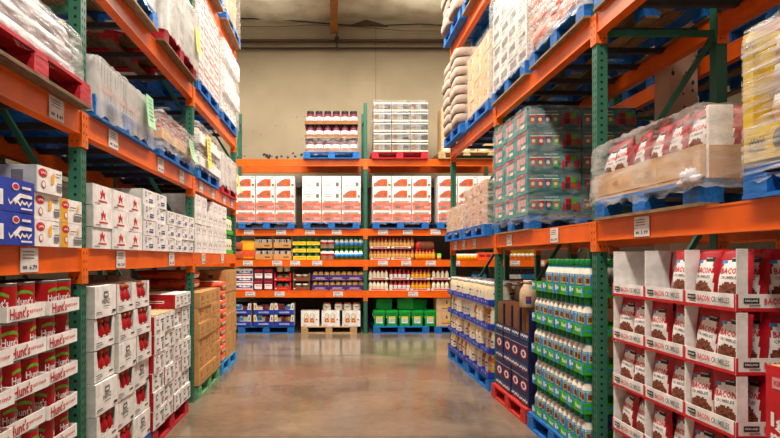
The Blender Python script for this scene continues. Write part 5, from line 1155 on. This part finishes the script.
# ================================================================ rows behind the two racks, seen through the gaps
rb = Kind(beam(2.664, .14, []))
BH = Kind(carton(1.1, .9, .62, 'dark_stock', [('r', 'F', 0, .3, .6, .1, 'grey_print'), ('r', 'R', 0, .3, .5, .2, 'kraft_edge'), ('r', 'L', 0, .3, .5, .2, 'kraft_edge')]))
n = 0
for side, X, rz, U, Zs in (('left', -2.72, -PI/2, UL, (1.61, 2.9)), ('right', 3.2, -PI/2, UR, (1.81, 3.28))):
    for z in Zs:
        for k in range(3):
            x0 = X; r = (beam(U[k+1]-U[k]-.076, .14, [])); r.rotation_euler.z = -PI/2 if side == 'right' else PI/2
            r.location = (X, U[k+1]-.038 if side == 'right' else U[k]+.038, z)
            tag(r, f"orange beam of the row behind the {side} rack, {BN[k]} bay, {('lower', 'upper')[z > 2.5]} level", 'rack beam', f"beams behind the {side} rack")
    for k in range(4):
        u = U[k]; 
        if k == 0: continue
        (lf if side == 'left' else rf).put(X, u, 0, PI/2 if side == 'left' else -PI/2, f"green upright frame of the row behind the {side} rack, {BN[k-1]} one", 'rack upright', f"uprights behind the {side} rack")
    for li, z in enumerate((0,)+Zs):
        for k in range(3):
            for c in range(2):
                u = U[k]+(U[k+1]-U[k])*(.27+.46*c); X2 = X+(-.56 if side == 'left' else .56)
                putp(PBw, 'L', u, z, f"pallet in the row behind the {side} rack, {ORD[li+1]} level, {BN[k]} bay, {('near', 'far')[c]}", d=XL-X2) if side == 'left' else putp(PBw, 'R', u, z, f"pallet in the row behind the {side} rack, {ORD[li+1]} level, {BN[k]} bay, {('near', 'far')[c]}", d=X2-XR)
                if z > 2.5 and side == 'right' and k == 0 or (side == 'right' and li == 1 and k == 1 and c == 0): continue
                BH.put(X2, u, z+.141, PI/2 if side == 'left' else -PI/2, f"large dull carton in the row behind the {side} rack, {ORD[li+1]} level, {BN[k]} bay, {('near', 'far')[c]}", 'carton', f"large cartons behind the {side} rack")
# builders that were never placed, and repeats the photograph shows nothing of (wholly behind other things, also from a step to either side)
def wipe(o):
    for ch in list(o.children_recursive): bpy.data.objects.remove(ch)
    bpy.data.objects.remove(o)
for o in [o for o in list(C.objects) if o.parent is None and o.type in ('MESH', 'EMPTY') and not o.get('label') and not o.get('kind')]: wipe(o)
import numpy as np
from mathutils.bvhtree import BVHTree
bpy.context.view_layer.update()
def top(o):
    while o.parent: o = o.parent
    return o
cache = {}; V = []; Fc = []; own = []; tops = []; lo = {}; hi = {}; off = 0
for o in list(C.objects):
    if o.type != 'MESH': continue
    me = o.data
    if me.name not in cache:
        co = np.empty(len(me.vertices)*3, np.float32); me.vertices.foreach_get('co', co)
        cache[me.name] = (co.reshape(-1, 3), [tuple(p.vertices) for p in me.polygons])
    co, fs = cache[me.name]; m = np.array(o.matrix_world); w = co @ m[:3, :3].T + m[:3, 3]
    t = top(o).name; a, b_ = w.min(0), w.max(0)
    lo[t] = np.minimum(lo[t], a) if t in lo else a; hi[t] = np.maximum(hi[t], b_) if t in hi else b_
    tops.append(t); k = len(tops)-1
    V += w.tolist(); Fc += [tuple(i+off for i in f) for f in fs]; own += [k]*len(fs); off += len(co)
tree = BVHTree.FromPolygons(V, Fc); seen = set(); cat_of = {o.name: o.get('category') for o in C.objects if o.parent is None}
for ex, ey, st in ((0, 0, 1.2), (-.45, .1, 2.5), (.45, .1, 2.5)):
    for py in np.arange(.5, 438, st):
        for px in np.arange(.5, 780, st):
            og = Vector((ex, ey, 1.55)); dr = Vector(((px-333)/FPX, 1, (258-py)/FPX)).normalized()
            for hop in range(7):
                loc, nrm, idx, dist = tree.ray_cast(og, dr)
                if loc is None: break
                t = tops[own[idx]]; seen.add(t)
                if cat_of.get(t) != 'stretch wrap': break
                og = loc+dr*.002
HIDE = {'carton', 'bottle', 'jar', 'food can', 'can', 'pouch', 'bag', 'tub', 'tray', 'display tray', 'crate', 'sack', 'packet', 'case', 'canister', 'support bar', 'bundle', 'jug', 'shelf board', 'pallet', 'rack upright'}
gone = {n for n, c_ in cat_of.items() if c_ in HIDE and n not in seen and n in lo}
keep = [n for n in cat_of if n not in gone and n in lo]
while keep:                                                 # what carries a thing that stays, stays too
    n = keep.pop(); a, b_ = lo[n], hi[n]; c_ = (a+b_)/2
    for g in list(gone):
        if abs(hi[g][2]-a[2]) < .03 and lo[g][0] < c_[0] < hi[g][0] and lo[g][1] < c_[1] < hi[g][1] or (cat_of[n] in ('jar', 'bottle', 'pouch', 'food can') and cat_of[g] == 'tray' and -.01 < a[2]-lo[g][2] < .03 and lo[g][0] < c_[0] < hi[g][0] and lo[g][1] < c_[1] < hi[g][1]):
            gone.discard(g); keep.append(g)
print('UNSEEN', len(gone), 'of', len(cat_of))
dead = []
for n in gone:
    o = bpy.data.objects[n]; dead += [g for ch in o.children for g in ch.children]+list(o.children)+[o]
bpy.data.batch_remove(dead)
lab = {}
for o in C.objects:
    l = o.get('label')
    if l:
        lab.setdefault(l, []).append(o.name)
        if len(l.split()) > 16 or len(l.split()) < 4: print('LEN', len(l.split()), l)
for l, v in lab.items():
    if len(v) > 1: print('SAME', l, v)
# kinds of carton, named by their colour
TONE = (('dull', 'dark_carton'), ('greyish', 'grey_carton'), ('greyish-brown', 'grey_carton'), ('grey', 'grey_carton'), ('blue', 'blue_carton'), ('yellow', 'yellow_carton'), ('red', 'red_carton'), ('brown', 'brown_carton'), ('tan', 'tan_carton'), ('teal', 'teal_carton'), ('orange', 'orange_printed_carton'), ('white', 'white_carton'), ('plum', 'plum_carton'), ('silvery', 'silver_case'))
NOWRAP = False
for o in list(C.objects):
    if o.parent is None and o.name.split('.')[0] == 'carton':
        l = o['label']; ws = l.replace(',', ' ').split()
        for k, n in TONE:
            if k in ws[:4] and not (k == 'red' and 'white' in ws[:3]) and not (k in ('blue', 'red', 'yellow') and ws[0] == 'white'):
                o.name = ('orange_printed_carton' if 'white and orange' in l else 'dark_carton' if 'dull' in l else n); break
